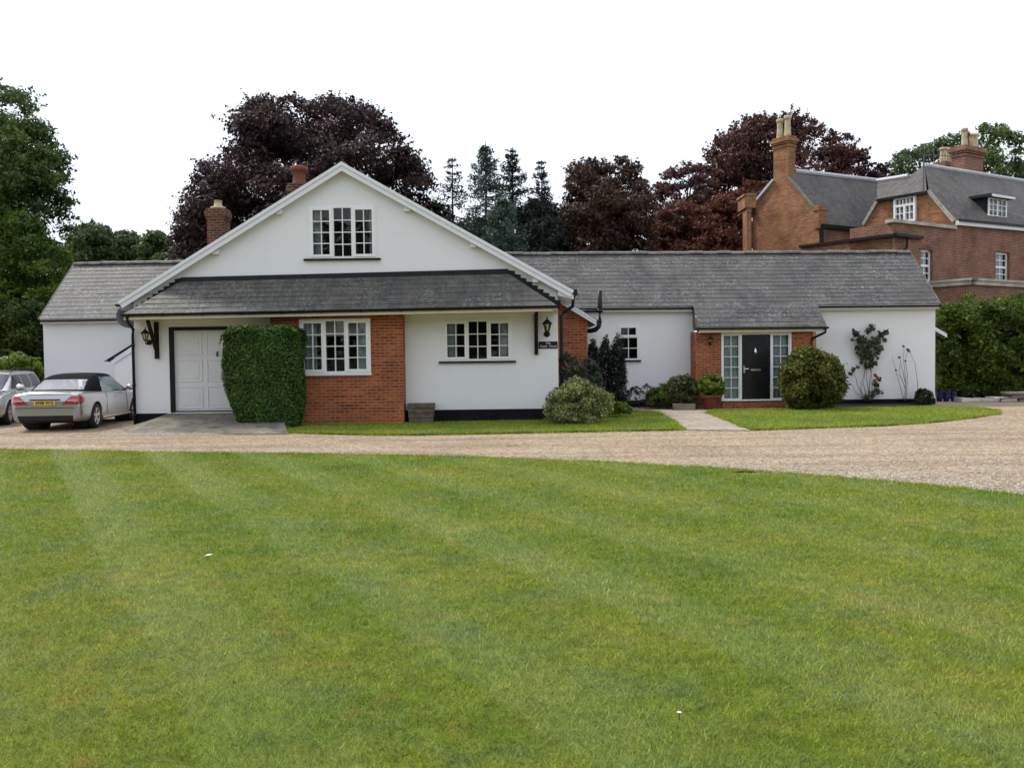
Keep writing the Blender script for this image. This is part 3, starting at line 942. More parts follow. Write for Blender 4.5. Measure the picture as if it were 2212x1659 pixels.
# ---- small white lean-to against the left flank
YLL = 26.2
v0, v1 = P(230, 778, YLL - .06), P(300, 735, YLL - .06)
cx0 = X(249, 840, YLL)
def vz2(x): return v0.z + (v1.z - v0.z) * (x - v0.x) / (v1.x - v0.x)
b = MB()
xk = X(300, 840, YLL)
b.poly([(cx0, YLL, -.06), (xk, YLL, -.06), (xk, YLL, vz2(xk) - .05), (cx0, YLL, vz2(cx0) - .05)])
b.quad((xk, YLL, -.06), (xk, YW, -.06), (xk, YW, vz2(xk) - .05), (xk, YLL, vz2(xk) - .05))
b.quad((cx0, YW, -.06), (cx0, YLL, -.06), (cx0, YLL, vz2(cx0) - .05), (cx0, YW, vz2(cx0) - .05))
b.build('lean_to_wall', M_white, house)
b = MB()
b.hexa([v0 + V((0, 0, -.02)), v1 + V((0, 0, -.02)), v1 + V((0, 1.0, -.02)), v0 + V((0, 1.0, -.02)), v0 + V((0, 0, .012)), v1 + V((0, 0, .012)), v1 + V((0, 1.0, .012)), v0 + V((0, 1.0, .012))])
b.build('lean_to_roof', M_lead, house, uv=True)
b = MB()
b.prism([v0 + V((.12, .02, -.03)), v0 + V((.12, .02, -.16)), v1 + V((0, .02, -.20)), v1 + V((0, .02, -.03))], (0, .03, 0))
b.build('barge_board', M_paint_white, house)
gutter(v0 + V((-.03, 0, -.01)), v0 + V((-.03, .9, -.03)), house, 0.035)
# verge of another small lean-to showing past the right-hand end
b = MB()
YQ = 28.4
q0, q1 = P(2012, 703, YQ), P(2045, 722, YQ)
b.hexa([q0 + V((0, 0, -.05)), q1 + V((0, 0, -.05)), q1 + V((0, 1.6, -.05)), q0 + V((0, 1.6, -.05)), q0 + V((0, 0, .03)), q1 + V((0, 0, .03)), q1 + V((0, 1.6, .03)), q0 + V((0, 1.6, .03))])
b.build('lean_to_roof', M_slate, house, uv=True)
b = MB()
b.prism([q0 + V((0, -.03, .01)), q0 + V((0, -.03, -.11)), q1 + V((0, -.03, -.11)), q1 + V((0, -.03, .01))], (0, .028, 0))
b.build('barge_board', M_paint_white, house)

# ---- chimneys
def stack(parent, px0, px1, pyt, pyb, Y, mat, depth=None, corb=0.05, name='chimney', cap=True):
    b = MB()
    a, c = P(px0, pyt, Y), P(px1, pyt, Y)
    zb2 = P(px0, pyb, Y).z
    d_ = depth or (c.x - a.x)
    zt2 = a.z
    b.box(a.x, c.x, Y, Y + d_, zb2, zt2 - .32)
    if cap:
        b.box(a.x - corb * .5, c.x + corb * .5, Y - corb * .5, Y + d_ + corb * .5, zt2 - .32, zt2 - .24)
        b.box(a.x - corb, c.x + corb, Y - corb, Y + d_ + corb, zt2 - .24, zt2 - .08)
        b.box(a.x - corb * .4, c.x + corb * .4, Y - corb * .4, Y + d_ + corb * .4, zt2 - .08, zt2)
    return b.build(name, mat, parent, uv=True), Vector(((a.x + c.x) / 2, Y + d_ / 2, zt2))
ch, top = stack(house, 446, 484, 450, 600, 26.0, M_brick_old)
b = MB(); b.lathe([(.24, -.0), (.22, .06), (.12, .10), (.11, .24), (.13, .26)], top, 12); b.build('chimney_pot', M_potclay, ch, smooth=True)
ch, top = stack(house, 622, 662, 396, 520, 25.5, M_brick_old)
b = MB(); b.lathe([(.21, 0), (.19, .05), (.17, .34), (.20, .36), (.25, .40), (.26, .50), (.20, .53), (.15, .54)], top, 14); b.build('chimney_pot', M_terracotta, ch, smooth=True)

# ================================================================== things fixed to the house
def lantern(px, py0, py1, Y, label, reach=0.24, dark=False, group='carriage lanterns on the house walls'):
    top, bot = P(px, py0, Y), P(px, py1, Y)
    H_ = top.z - bot.z
    t = thing('wall_lantern', label, 'lantern', (top.x, Y, bot.z), group)
    k = H_ / 0.5
    c = Vector((top.x, Y - reach, bot.z))
    b = MB(); b.lathe([(.075 * k, 0), (.075 * k, -.015), (.045 * k, -.035)], (top.x, Y - .002, bot.z + .08 * k), 14, axis='y'); b.build('backplate', M_black, t)
    b = MB(); b.tube([(top.x, Y - .02, bot.z + .08 * k), (top.x, Y - reach * .6, bot.z + .02 * k), (top.x, Y - reach, bot.z + .05 * k), (top.x, Y - reach, bot.z + .13 * k)], .016 * k, 8); b.build('arm', M_black, t, smooth=True)
    b = MB(); b.lathe([(.045 * k, .13 * k), (.05 * k, .15 * k), (.095 * k, .32 * k)], c, 6, cap=False); b.build('glass', M_amber, t)
    b = MB()
    for i in range(6):
        a = 2 * math.pi * i / 6
        b.bar(c + V((math.cos(a) * .047 * k, math.sin(a) * .047 * k, .14 * k)), c + V((math.cos(a) * .097 * k, math.sin(a) * .097 * k, .325 * k)), .012 * k, .012 * k)
    b.lathe([(.03 * k, .11 * k), (.055 * k, .13 * k), (.05 * k, .15 * k)], c, 6)
    b.build('cage', M_black, t)
    b = MB(); b.lathe([(.012 * k, .15 * k), (.028 * k, .2 * k), (.026 * k, .25 * k), (.01 * k, .28 * k)], c, 8); b.build('bulb', M_bulb, t, smooth=True)
    b = MB(); b.lathe([(.125 * k, .315 * k), (.12 * k, .335 * k), (.075 * k, .375 * k), (.055 * k, .40 * k), (.02 * k, .42 * k), (.014 * k, .46 * k), (.002 * k, .52 * k)], c, 12); b.build('cap', M_black, t, smooth=True)
    return t
lantern(322, 707, 746, YM, 'black carriage lantern on the white wall left of the garage door')
lantern(1181, 684, 729, YM, 'black carriage lantern directly above the black name board')
lantern(1533, 724, 746, YPO, 'small dark lantern on the brick pier beside the black front door', 0.14)

def text_mesh(s, size, mat, name, parent, loc, rot, extr=0.002, align='CENTER', bold=0.0):
    cu = bpy.data.curves.new(name, 'FONT')
    cu.body = s
    cu.size = size
    cu.align_x = align
    cu.align_y = 'CENTER'
    cu.extrude = extr
    cu.offset = bold
    tmp = bpy.data.objects.new('text_source', cu)
    COL.objects.link(tmp)
    dg = bpy.context.evaluated_depsgraph_get()
    me = bpy.data.meshes.new_from_object(tmp.evaluated_get(dg))
    bpy.data.objects.remove(tmp)
    bpy.data.curves.remove(cu)
    o = bpy.data.objects.new(name, me)
    me.materials.clear(); me.materials.append(mat)
    COL.objects.link(o)
    o.parent = parent
    o.location = loc
    o.rotation_euler = rot
    return o
s0, s1 = P(1163.5, 738, YM), P(1204.5, 752.5, YM)
sg = thing('house_name_sign', 'black board with white lettering below the lantern at the wall corner', 'sign', ((s0.x + s1.x) / 2, YM - .03, (s0.z + s1.z) / 2))
b = MB(); b.box(s0.x, s1.x, YM - .03, YM - .003, s1.z, s0.z); b.build('board', M_black, sg, bevel=0.004)
text_mesh('The', 0.075, M_upvc, 'lettering', sg, (0.0, -.0165, .042), (math.pi / 2, 0, 0))
text_mesh('Coach', 0.070, M_upvc, 'lettering', sg, (-0.112, -.0165, -.032), (math.pi / 2, 0, 0))
text_mesh('House', 0.070, M_upvc, 'lettering', sg, (0.118, -.0165, -.032), (math.pi / 2, 0, 0))

dc = P(279, 684, 22.35)
dish = thing('satellite_dish', 'dark grey satellite dish on the left corner of the gable under the eaves', 'satellite dish', dc)
nrm = Vector((0.25, -0.9, 0.28)).normalized()
qd = nrm.to_track_quat('Z', 'Y')
b = MB()
prof = [(0.001, 0), (.10, .008), (.20, .032), (.29, .068), (.295, .075), (.285, .078), (.20, .042), (.10, .018), (.001, .010)]
n = 24
base_i = 0
for r, h in prof:
    for k in range(n):
        t_ = 2 * math.pi * k / n
        b.v.append(tuple(dc + qd @ Vector((r * math.cos(t_), r * 1.1 * math.sin(t_), h))))
for i in range(len(prof) - 1):
    for k in range(n):
        b.f.append((i * n + k, i * n + (k + 1) % n, (i + 1) * n + (k + 1) % n, (i + 1) * n + k))
b.build('reflector', M_dish, dish, smooth=True)
b = MB(); tip = dc + qd @ Vector((0, -.10, .34)); b.tube([dc + qd @ Vector((0, -.32, .05)), tip], .014, 6); b.lathe([(.02, -.03), (.032, 0), (.032, .05), (.02, .07)], tip, 10); b.build('receiver_arm', M_dish, dish)
b = MB(); b.tube([dc + qd @ Vector((0, 0, 0)), (xl, 22.4, dc.z - .05)], .02, 6); b.build('mount', M_black, dish)

# wooden planter standing against the wall beside the bay
a, c = P(879, 872, YM - .45), P(938, 911, YM - .45)
pt = thing('wooden_planter', 'weathered slatted wooden tub standing between the brick bay and black plinth', 'planter', ((a.x + c.x) / 2, YM - .25, .03))
b = MB()
w2 = (c.x - a.x) / 2
H_ = a.z - .03
for i in range(4):
    z0, z1 = H_ * i / 4 + .006, H_ * (i + 1) / 4 - .006
    f0, f1 = 0.86 + .14 * i / 4, 0.86 + .14 * (i + 1) / 4
    y0, y1 = -.2, .2
    b.hexa([(-w2 * f0, y0 * f0, z0), (w2 * f0, y0 * f0, z0), (w2 * f0, y1 * f0, z0), (-w2 * f0, y1 * f0, z0), (-w2 * f1, y0 * f1, z1), (w2 * f1, y0 * f1, z1), (w2 * f1, y1 * f1, z1), (-w2 * f1, y1 * f1, z1)])
b.build('slats', M_wood, pt, local=True, bevel=0.008)
b = MB(); b.box(-w2 * .84, w2 * .84, -.16, .16, .0, H_ - .03); b.build('soil', M_soil, pt, local=True)

# ================================================================== GROUND
def ground_mat():
    m, t, o = newmat('rough_ground')
    k = NT(t); p = k.pos()
    c = k.ramp(k.noise(p, 0.8, 6), [(0.3, (0.035, 0.045, 0.015)), (0.55, (0.06, 0.075, 0.022)), (0.75, (0.07, 0.055, 0.035))])
    b = k.n('ShaderNodeBsdfPrincipled', Base__Color=c, Roughness=0.95)
    t.links.new(k.bump(k.noise(p, 12, 4), 0.6, 0.05), b.inputs['Normal'])
    t.links.new(b.outputs[0], o.inputs[0]); return m
def gravel_mat():
    m, t, o = newmat('pea_gravel')
    k = NT(t); p = k.pos()
    def vor(sc):
        v_ = k.n('ShaderNodeTexVoronoi', Vector=p, Scale=sc); return v_
    v1 = vor(38.0); v2 = vor(17.0)
    s1 = k.n('ShaderNodeSeparateColor', Color=v1.outputs['Color'])
    s2 = k.n('ShaderNodeSeparateColor', Color=v2.outputs['Color'])
    tone = k.math('ADD', k.math('MULTIPLY', s1.outputs[0], .6), k.math('MULTIPLY', s2.outputs[0], .4))
    c = k.ramp(tone, [(0.12, (0.190, 0.136, 0.086)), (0.35, (0.340, 0.258, 0.174)), (0.6, (0.44, 0.345, 0.246)), (0.85, (0.58, 0.475, 0.36))])
    big = k.noise(p, 0.5, 5, 0.6)
    c = k.mix(0.5, c, k.ramp(big, [(0.3, (0.72, 0.70, 0.68)), (0.6, (1.05, 1.03, 1.0))]), 'MULTIPLY')
    # wheel tracks: long soft streaks along the drive
    mp = k.n('ShaderNodeMapping', Vector=p, Scale=(0.16, 1.5, 1.0)); mp.inputs['Rotation'].default_value = (0, 0, 0.12)
    c = k.mix(0.7, c, k.ramp(k.noise(mp.outputs[0], 1.2, 4), [(0.38, (0.76, 0.71, 0.66)), (0.55, (1.04, 1.03, 1.02))]), 'MULTIPLY')
    b = k.n('ShaderNodeBsdfPrincipled', Base__Color=c, Roughness=0.9)
    b.inputs['Specular IOR Level'].default_value = 0.25
    h = k.math('ADD', k.math('MULTIPLY', v1.outputs['Distance'], -1.0), k.math('MULTIPLY', v2.outputs['Distance'], -0.8))
    t.links.new(k.bump(h, 0.9, 0.03), b.inputs['Normal'])
    t.links.new(b.outputs[0], o.inputs[0]); return m
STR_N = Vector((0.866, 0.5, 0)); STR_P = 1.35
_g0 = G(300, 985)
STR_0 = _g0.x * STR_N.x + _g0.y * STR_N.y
def grass_mat(name, soil=False, transl=0.25, stripes=True, mul=1.0):
    """Mown turf: colour drifts in patches (moss, clover, dry tips), with the light on the mown bands painted in, by place on the ground."""
    m, t, o = newmat(name)
    k = NT(t)
    g = k.n('ShaderNodeNewGeometry'); p = g.outputs['Position']
    flat = k.n('ShaderNodeMapping', Vector=p, Scale=(1, 1, 0)).outputs[0]
    a = k.noise(flat, 0.55, 6, 0.65)
    mul3 = lambda c: tuple(x * mul for x in c)
    c = k.ramp(a, [(0.30, mul3((0.114, 0.194, 0.012))), (0.44, mul3((0.182, 0.258, 0.020))), (0.56, mul3((0.240, 0.290, 0.032))), (0.68, mul3((0.305, 0.298, 0.048)))])
    b2 = k.noise(flat, 1.3, 6, 0.7)
    c = k.mix(k.ramp(b2, [(0.50, (0, 0, 0)), (0.66, (0.8, 0.8, 0.8))]), c, mul3((0.185, 0.250, 0.075)))      # clover / blue-green
    b3 = k.noise(flat, 2.4, 6, 0.72)
    c = k.mix(k.ramp(b3, [(0.55, (0, 0, 0)), (0.70, (0.75, 0.75, 0.75))]), c, mul3((0.36, 0.285, 0.06)))
    c = k.mix(0.75, c, k.ramp(k.noise(flat, 6.5, 5, 0.75), [(0.30, (0.50, 0.56, 0.50)), (0.5, (1, 1, 1)), (0.68, (1.3, 1.25, 1.2))]), 'MULTIPLY')       # dry, mossy
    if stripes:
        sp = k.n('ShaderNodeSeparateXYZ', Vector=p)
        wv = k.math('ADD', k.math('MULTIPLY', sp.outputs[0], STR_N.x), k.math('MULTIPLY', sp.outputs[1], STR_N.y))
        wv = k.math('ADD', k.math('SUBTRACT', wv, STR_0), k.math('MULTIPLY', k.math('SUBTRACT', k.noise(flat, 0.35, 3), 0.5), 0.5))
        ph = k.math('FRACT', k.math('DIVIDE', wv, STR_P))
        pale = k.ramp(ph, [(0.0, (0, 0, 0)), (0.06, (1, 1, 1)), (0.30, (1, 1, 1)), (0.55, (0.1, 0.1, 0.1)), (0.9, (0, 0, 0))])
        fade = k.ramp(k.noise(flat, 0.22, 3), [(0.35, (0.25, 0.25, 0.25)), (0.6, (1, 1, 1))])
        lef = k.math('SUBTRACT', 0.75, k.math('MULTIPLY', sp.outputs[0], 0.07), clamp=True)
        c = k.mix(k.math('MULTIPLY', k.math('MULTIPLY', k.math('MULTIPLY', pale, fade), lef), 0.36), c, mul3((0.35, 0.40, 0.17)))  # pale bands paint in the light that leaning mown blades catch
    if soil:
        fn = k.noise(p, 60, 4, 0.7)
        c = k.mix(0.8, c, k.ramp(fn, [(0.3, (0.22, 0.21, 0.18)), (0.62, (0.75, 0.74, 0.70))]), 'MULTIPLY')
    else:
        c = k.mix(1.0, c, (1.22, 1.22, 1.22), 'MULTIPLY')
        c = k.mix(0.85, c, k.ramp(g.outputs['Random Per Island'], [(0, (0.62, 0.62, 0.55)), (0.6, (1, 1, 1)), (0.93, (1.25, 1.2, 1.1)), (1.0, (1.9, 1.6, 1.5))]), 'MULTIPLY')
    b = k.n('ShaderNodeBsdfPrincipled', Base__Color=c, Roughness=0.6)
    b.inputs['Specular IOR Level'].default_value = 0.25
    if soil:
        t.links.new(k.bump(k.noise(p, 70, 4), 0.9, 0.03), b.inputs['Normal'])
        t.links.new(b.outputs[0], o.inputs[0])
    else:
        tr = k.n('ShaderNodeBsdfTranslucent', Color=c)
        mx = k.n('ShaderNodeMixShader', Fac=transl)
        t.links.new(b.outputs[0], mx.inputs[1]); t.links.new(tr.outputs[0], mx.inputs[2])
        t.links.new(mx.outputs[0], o.inputs[0])
    return m
M_ground, M_gravel = ground_mat(), gravel_mat()
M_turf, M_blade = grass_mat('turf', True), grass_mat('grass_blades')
M_turf2, M_blade2 = grass_mat('house_turf', True, stripes=False, mul=1.05), grass_mat('house_grass_blades', stripes=False, mul=1.05)

b = MB(); R_ = 900
b.quad((-R_, -R_, -.04), (R_, -R_, -.04), (R_, R_, -.04), (-R_, R_, -.04))
tag(b.build('ground', M_ground), 'dark grassy ground running back under the trees', 'ground', kind='structure')
b = MB(); b.quad((-45, 3, 0), (55, 3, 0), (55, 32.5, 0), (-45, 32.5, 0))
tag(b.build('gravel_drive', M_gravel), 'broad beige gravel drive curving between the lawn and the house', 'drive', kind='structure')

def turf_sheet(name, pts, z, mat, label):
    b = MB()
    pts = [Vector((p[0], p[1], 0)) for p in pts]
    if sum(pts[i].x * pts[(i + 1) % len(pts)].y - pts[(i + 1) % len(pts)].x * pts[i].y for i in range(len(pts))) < 0: pts = pts[::-1]
    tri = tessellate_polygon([pts])
    b.add([p + V((0, 0, z)) for p in pts], [tuple(t) if (pts[t[1]] - pts[t[0]]).cross(pts[t[2]] - pts[t[0]]).z > 0 else tuple(t)[::-1] for t in tri])
    for i in range(len(pts)):
        p, q = pts[i], pts[(i + 1) % len(pts)]
        b.quad(p + V((0, 0, -.02)), q + V((0, 0, -.02)), q + V((0, 0, z)), p + V((0, 0, z)))
    return tag(b.build(name, mat), label, 'lawn', kind='structure'), pts
def wobble(px, n=6, amp=0.03, seed=1):
    rng = random.Random(seed); out_ = []
    g = [G(*p) for p in px]
    for i in range(len(g) - 1):
        for j in range(n):
            q = g[i].lerp(g[i + 1], j / n)
            out_.append((q.x + rng.uniform(-amp, amp), q.y + rng.uniform(-amp, amp)))
    out_.append((g[-1].x, g[-1].y))
    return out_
edge = wobble([(-160, 970), (0, 974.5), (300, 979.5), (640, 984), (1000, 990), (1300, 1002), (1600, 1019), (1750, 1031), (1900, 1043), (2050, 1057), (2212, 1076), (2400, 1104)], 8, 0.035)
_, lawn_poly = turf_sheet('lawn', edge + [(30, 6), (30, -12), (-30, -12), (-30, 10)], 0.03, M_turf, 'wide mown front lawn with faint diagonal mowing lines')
hl = wobble([(612, 918), (622, 936), (760, 940), (900, 941), (1150, 936), (1350, 932), (1472, 930), (1450, 912), (1418, 892)], 6, 0.03, 2) + \
     [(G(1340, 889).x, G(1340, 889).y), (xr + .6, 22.6), (xr + .05, YM - .06), (G(650, 915).x, YB - .1)]
_, hl_poly = turf_sheet('house_lawn', hl, 0.035, M_turf2, 'narrow strip of lawn under the gable wall beside the path')
hr = wobble([(1548, 888), (1528, 893), (1570, 909), (1622, 930), (1760, 926), (1900, 921), (2000, 914.5), (2100, 904), (2150, 896), (2160, 890), (2120, 884), (2060, 880.5)], 6, 0.03, 3) + \
     [(G(1990, 879).x, G(1990, 879).y), (G(1780, 883).x, G(1780, 883).y)]
_, hr_poly = turf_sheet('house_lawn', hr, 0.035, M_turf2, 'tapering lawn in front of the porch wing right of the path')
# path: irregular paving
def paving_mat():
    m, t, o = newmat('paving')
    k = NT(t); p = k.pos()
    bt = k.n('ShaderNodeTexBrick', Vector=p, Color1=(0.40, 0.33, 0.26, 1), Color2=(0.31, 0.26, 0.20, 1), Mortar=(0.19, 0.155, 0.12, 1), Scale=1.0)
    bt.inputs['Brick Width'].default_value = 0.62; bt.inputs['Row Height'].default_value = 0.45; bt.inputs['Mortar Size'].default_value = 0.012
    c = k.mix(0.6, bt.outputs['Color'], k.ramp(k.noise(p, 3, 5), [(0.3, (0.7, 0.68, 0.66)), (0.7, (1.1, 1.1, 1.08))]), 'MULTIPLY')
    b = k.n('ShaderNodeBsdfPrincipled', Base__Color=c, Roughness=0.9)
    t.links.new(k.bump(k.math('SUBTRACT', k.noise(p, 20, 4), bt.outputs['Fac']), 0.5, 0.01), b.inputs['Normal'])
    t.links.new(b.outputs[0], o.inputs[0]); return m
def concrete_mat():
    m, t, o = newmat('stained_concrete')
    k = NT(t); p = k.pos()
    c = k.ramp(k.noise(p, 1.4, 6, 0.7), [(0.32, (0.11, 0.095, 0.074)), (0.5, (0.20, 0.175, 0.138)), (0.7, (0.28, 0.245, 0.19))])
    st = k.ramp(k.noise(p, 2.6, 6, 0.75), [(0.46, (0, 0, 0)), (0.62, (0.9, 0.9, 0.9))])
    c = k.mix(st, c, (0.085, 0.08, 0.06))
    b = k.n('ShaderNodeBsdfPrincipled', Base__Color=c, Roughness=0.9)
    t.links.new(k.bump(k.noise(p, 40, 4), 0.5, 0.01), b.inputs['Normal'])
    t.links.new(b.outputs[0], o.inputs[0]); return m
pth = [G(*q) for q in ((1418, 891), (1482, 930), (1621, 931), (1526, 892), (1552, 886), (1330, 880), (1330, 887))]
b = MB()
pts = [Vector((p.x, p.y, 0.02)) for p in pth]
tri = tessellate_polygon([[Vector((p.x, p.y, 0)) for p in pts]])
b.add(pts, [tuple(t) if (pts[t[1]] - pts[t[0]]).cross(pts[t[2]] - pts[t[0]]).z > 0 else tuple(t)[::-1] for t in tri])
for i in range(len(pts)):
    p, q = pts[i], pts[(i + 1) % len(pts)]
    b.quad(q, p, p - V((0, 0, .04)), q - V((0, 0, .04)))
tag(b.build('path', paving_mat()), 'pale paved path leading from the gravel to the front door', 'path', kind='structure')
# flower bed of dark soil along the porch wing
def bed(pxs, label):
    pts = [Vector((G(*q).x, G(*q).y, 0)) for q in pxs]
    b = MB()
    if sum(pts[i].x * pts[(i + 1) % len(pts)].y - pts[(i + 1) % len(pts)].x * pts[i].y for i in range(len(pts))) < 0: pts = pts[::-1]
    n = len(pts); c = sum(pts, Vector()) / n
    inner = [p.lerp(c, .25) + V((0, 0, .035)) for p in pts]
    b.add([p + V((0, 0, .022)) for p in pts] + inner, [(i, (i + 1) % n, n + (i + 1) % n, n + i) for i in range(n)] + [tuple(n + i for i in range(n))])
    tag(b.build('flower_bed', M_soil), label, 'flower bed', kind='structure')
bed([(1352, 868), (1365, 880), (1440, 884), (1506, 885), (1503, 868)], 'dark soil bed under the shrubs left of the porch')
bed([(1765, 868), (1765, 882), (1900, 879), (2018, 874), (2018, 865)], 'dark soil bed along the foot of the porch wing right wall')
# ramp up to the garage
b = MB()
zg = gd[2] - .025
T0, T1 = Vector((gd[0] - .05, YM - .01, zg)), Vector((gd[1] + .3, YM - .01, zg))
B0, B1, B2 = G(255, 922, .012), G(285, 936, .012), G(622, 937, .012)
n = 8
rw_ = random.Random(17)
rows_ = []
for j in range(n + 1):
    t_ = j / n
    zz = zg + (0.012 - zg) * (t_ ** 1.15)
    a = T0.lerp(B1, t_); c = T1.lerp(B2, t_)
    rows_.append([Vector((a.x + (c.x - a.x) * i / 10, a.y + (c.y - a.y) * i / 10 + (rw_.uniform(-.09, .09) if j == n else 0), zz)) for i in range(11)])
for j in range(n):
    for i in range(10):
        b.quad(rows_[j + 1][i], rows_[j + 1][i + 1], rows_[j][i + 1], rows_[j][i])
lw = Vector((xl - .1, YM - .3, .012))
for j in range(n):                                      # left flank runs down to the gravel
    f0 = T0.lerp(B1, j / n); f1 = T0.lerp(B1, (j + 1) / n)
    g0_ = lw.lerp(B0, j / n); g1_ = lw.lerp(B0, (j + 1) / n)
    z0, z1 = rows_[j][0].z, rows_[j + 1][0].z
    b.quad(Vector((g1_.x, g1_.y, .006)), Vector((f1.x, f1.y, z1)), Vector((f0.x, f0.y, z0)), Vector((g0_.x, g0_.y, .006)))
for j in range(n):
    a, c = rows_[j][10], rows_[j + 1][10]
    b.quad(a, c, Vector((c.x, c.y, -.02)), Vector((a.x, a.y, -.02)))
tag(b.build('ramp', concrete_mat()), 'stained concrete ramp rising from the gravel to the garage door', 'ramp', kind='structure')

# ------------------------------------------------------------------ fast mesh for leaves, blades and stones
def np_mesh(name, verts, nper, mat, parent=None, kind=None, smooth=False):
    """verts (N*nper,3): N separate faces of NPER corners."""
    nv = len(verts); nf = nv // nper
    me = bpy.data.meshes.new(name)
    me.vertices.add(nv); me.vertices.foreach_set('co', verts.astype(np.float32).ravel())
    me.loops.add(nv); me.loops.foreach_set('vertex_index', np.arange(nv, dtype=np.int32))
    me.polygons.add(nf)
    me.polygons.foreach_set('loop_start', np.arange(0, nv, nper, dtype=np.int32))
    me.polygons.foreach_set('loop_total', np.full(nf, nper, dtype=np.int32))
    me.update(calc_edges=True)
    me.materials.append(mat)
    o = bpy.data.objects.new(name, me)
    COL.objects.link(o)
    if parent is not None: o.parent = parent
    if kind: o['kind'] = kind
    return o
def inside(poly, x, y):
    poly = np.array([(p[0], p[1]) for p in poly])
    res = np.zeros(len(x), bool)
    j = len(poly) - 1
    for i in range(len(poly)):
        xi, yi, xj, yj = *poly[i], *poly[j]
        c = ((yi > y) != (yj > y)) & (x < (xj - xi) * (y - yi) / (yj - yi + 1e-12) + xi)
        res ^= c
        j = i
    return res
def blades(name, poly, z, dens, wfun, hfun, mat, label, yr, xfun, seed, lean=None):
    rng = np.random.default_rng(seed)
    allv = []
    y = yr[0]
    while y < yr[1]:
        dy = 0.25 if y < 8 else 0.5
        xa, xb = xfun(y)
        n = int(dens(y) * (xb - xa) * dy)
        px, py = rng.uniform(xa, xb, n), rng.uniform(y, y + dy, n)
        k = inside(poly, px, py)
        px, py = px[k], py[k]
        n = len(px)
        if n:
            ang = rng.uniform(0, 2 * np.pi, n)
            w_ = wfun(y) * rng.uniform(.6, 1.4, n); h = hfun(y) * rng.uniform(.45, 1.25, n)
            ta = rng.uniform(0, 2 * np.pi, n); tl = h * rng.uniform(.2, 1.6, n)
            lx, ly = np.cos(ta) * tl, np.sin(ta) * tl
            if lean is not None:
                ax, ay = lean(px, py); lx += ax * h; ly += ay * h
            a = np.stack([px - np.cos(ang) * w_, py - np.sin(ang) * w_, np.full(n, z - .004)], 1)
            b_ = np.stack([px + np.cos(ang) * w_, py + np.sin(ang) * w_, np.full(n, z - .004)], 1)
            c = np.stack([px + lx, py + ly, z + h], 1)
            allv.append(np.stack([a, b_, c], 1).reshape(-1, 3))
        y += dy
    o = np_mesh(name, np.concatenate(allv), 3, mat)
    return tag(o, label, 'grass', kind='stuff')
def mow(px, py):
    ph = ((px * STR_N.x + py * STR_N.y - STR_0) / STR_P) % 1.0
    s = np.where(ph < 0.5, 0.18, -0.15)
    return -0.5 * s, 0.866 * s
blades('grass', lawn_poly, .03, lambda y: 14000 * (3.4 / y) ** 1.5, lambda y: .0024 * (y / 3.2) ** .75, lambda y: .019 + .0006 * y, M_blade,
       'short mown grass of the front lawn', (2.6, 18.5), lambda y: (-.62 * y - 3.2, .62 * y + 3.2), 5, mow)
blades('grass', hl_poly, .035, lambda y: 1400, lambda y: .007, lambda y: .03, M_blade2, 'short grass on the strip under the gable wall', (17, 28), lambda y: (-7, 8), 6)
blades('grass', hr_poly, .035, lambda y: 1200, lambda y: .008, lambda y: .03, M_blade2, 'short grass on the lawn before the porch wing', (18, 30), lambda y: (4, 18), 7)
# ragged fringe of longer grass along the cut edges
def fringe(name, pts, z, per_m, label, mat, seed, h0, w0, width=.05):
    rng = np.random.default_rng(seed)
    P_ = np.array(pts)
    seg = np.linalg.norm(np.diff(P_, axis=0), axis=1)
    n = int(seg.sum() * per_m)
    i = rng.choice(len(seg), n, p=seg / seg.sum())
    q = P_[i] + (P_[i + 1] - P_[i]) * rng.uniform(0, 1, (n, 1)) + rng.normal(0, width, (n, 2)) * (.3 + .7 * (np.sin(P_[i][:, :1] * 3.7) > .2))
    a = rng.uniform(0, 6.283, n); b_ = rng.uniform(0, 6.283, n)
    h = h0 * rng.uniform(.3, 1.5, n); w_ = w0 * rng.uniform(.6, 1.5, n); l = h * rng.uniform(.3, 1.8, n)
    zz = np.full(n, .004)
    A = np.stack([q[:, 0] - np.cos(a) * w_, q[:, 1] - np.sin(a) * w_, zz], 1); B = np.stack([q[:, 0] + np.cos(a) * w_, q[:, 1] + np.sin(a) * w_, zz], 1)
    C = np.stack([q[:, 0] + np.cos(b_) * l, q[:, 1] + np.sin(b_) * l, z + h], 1)
    tag(np_mesh(name, np.stack([A, B, C], 1).reshape(-1, 3), 3, mat), label, 'grass', kind='stuff')
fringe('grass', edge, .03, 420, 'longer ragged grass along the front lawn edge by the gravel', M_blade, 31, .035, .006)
fringe('grass', hl[:55], .03, 420, 'ragged grass edging the strip of lawn under the gable', M_blade2, 32, .04, .009)
fringe('grass', hr[:65], .03, 420, 'ragged grass edging the lawn before the porch wing', M_blade2, 33, .04, .009)
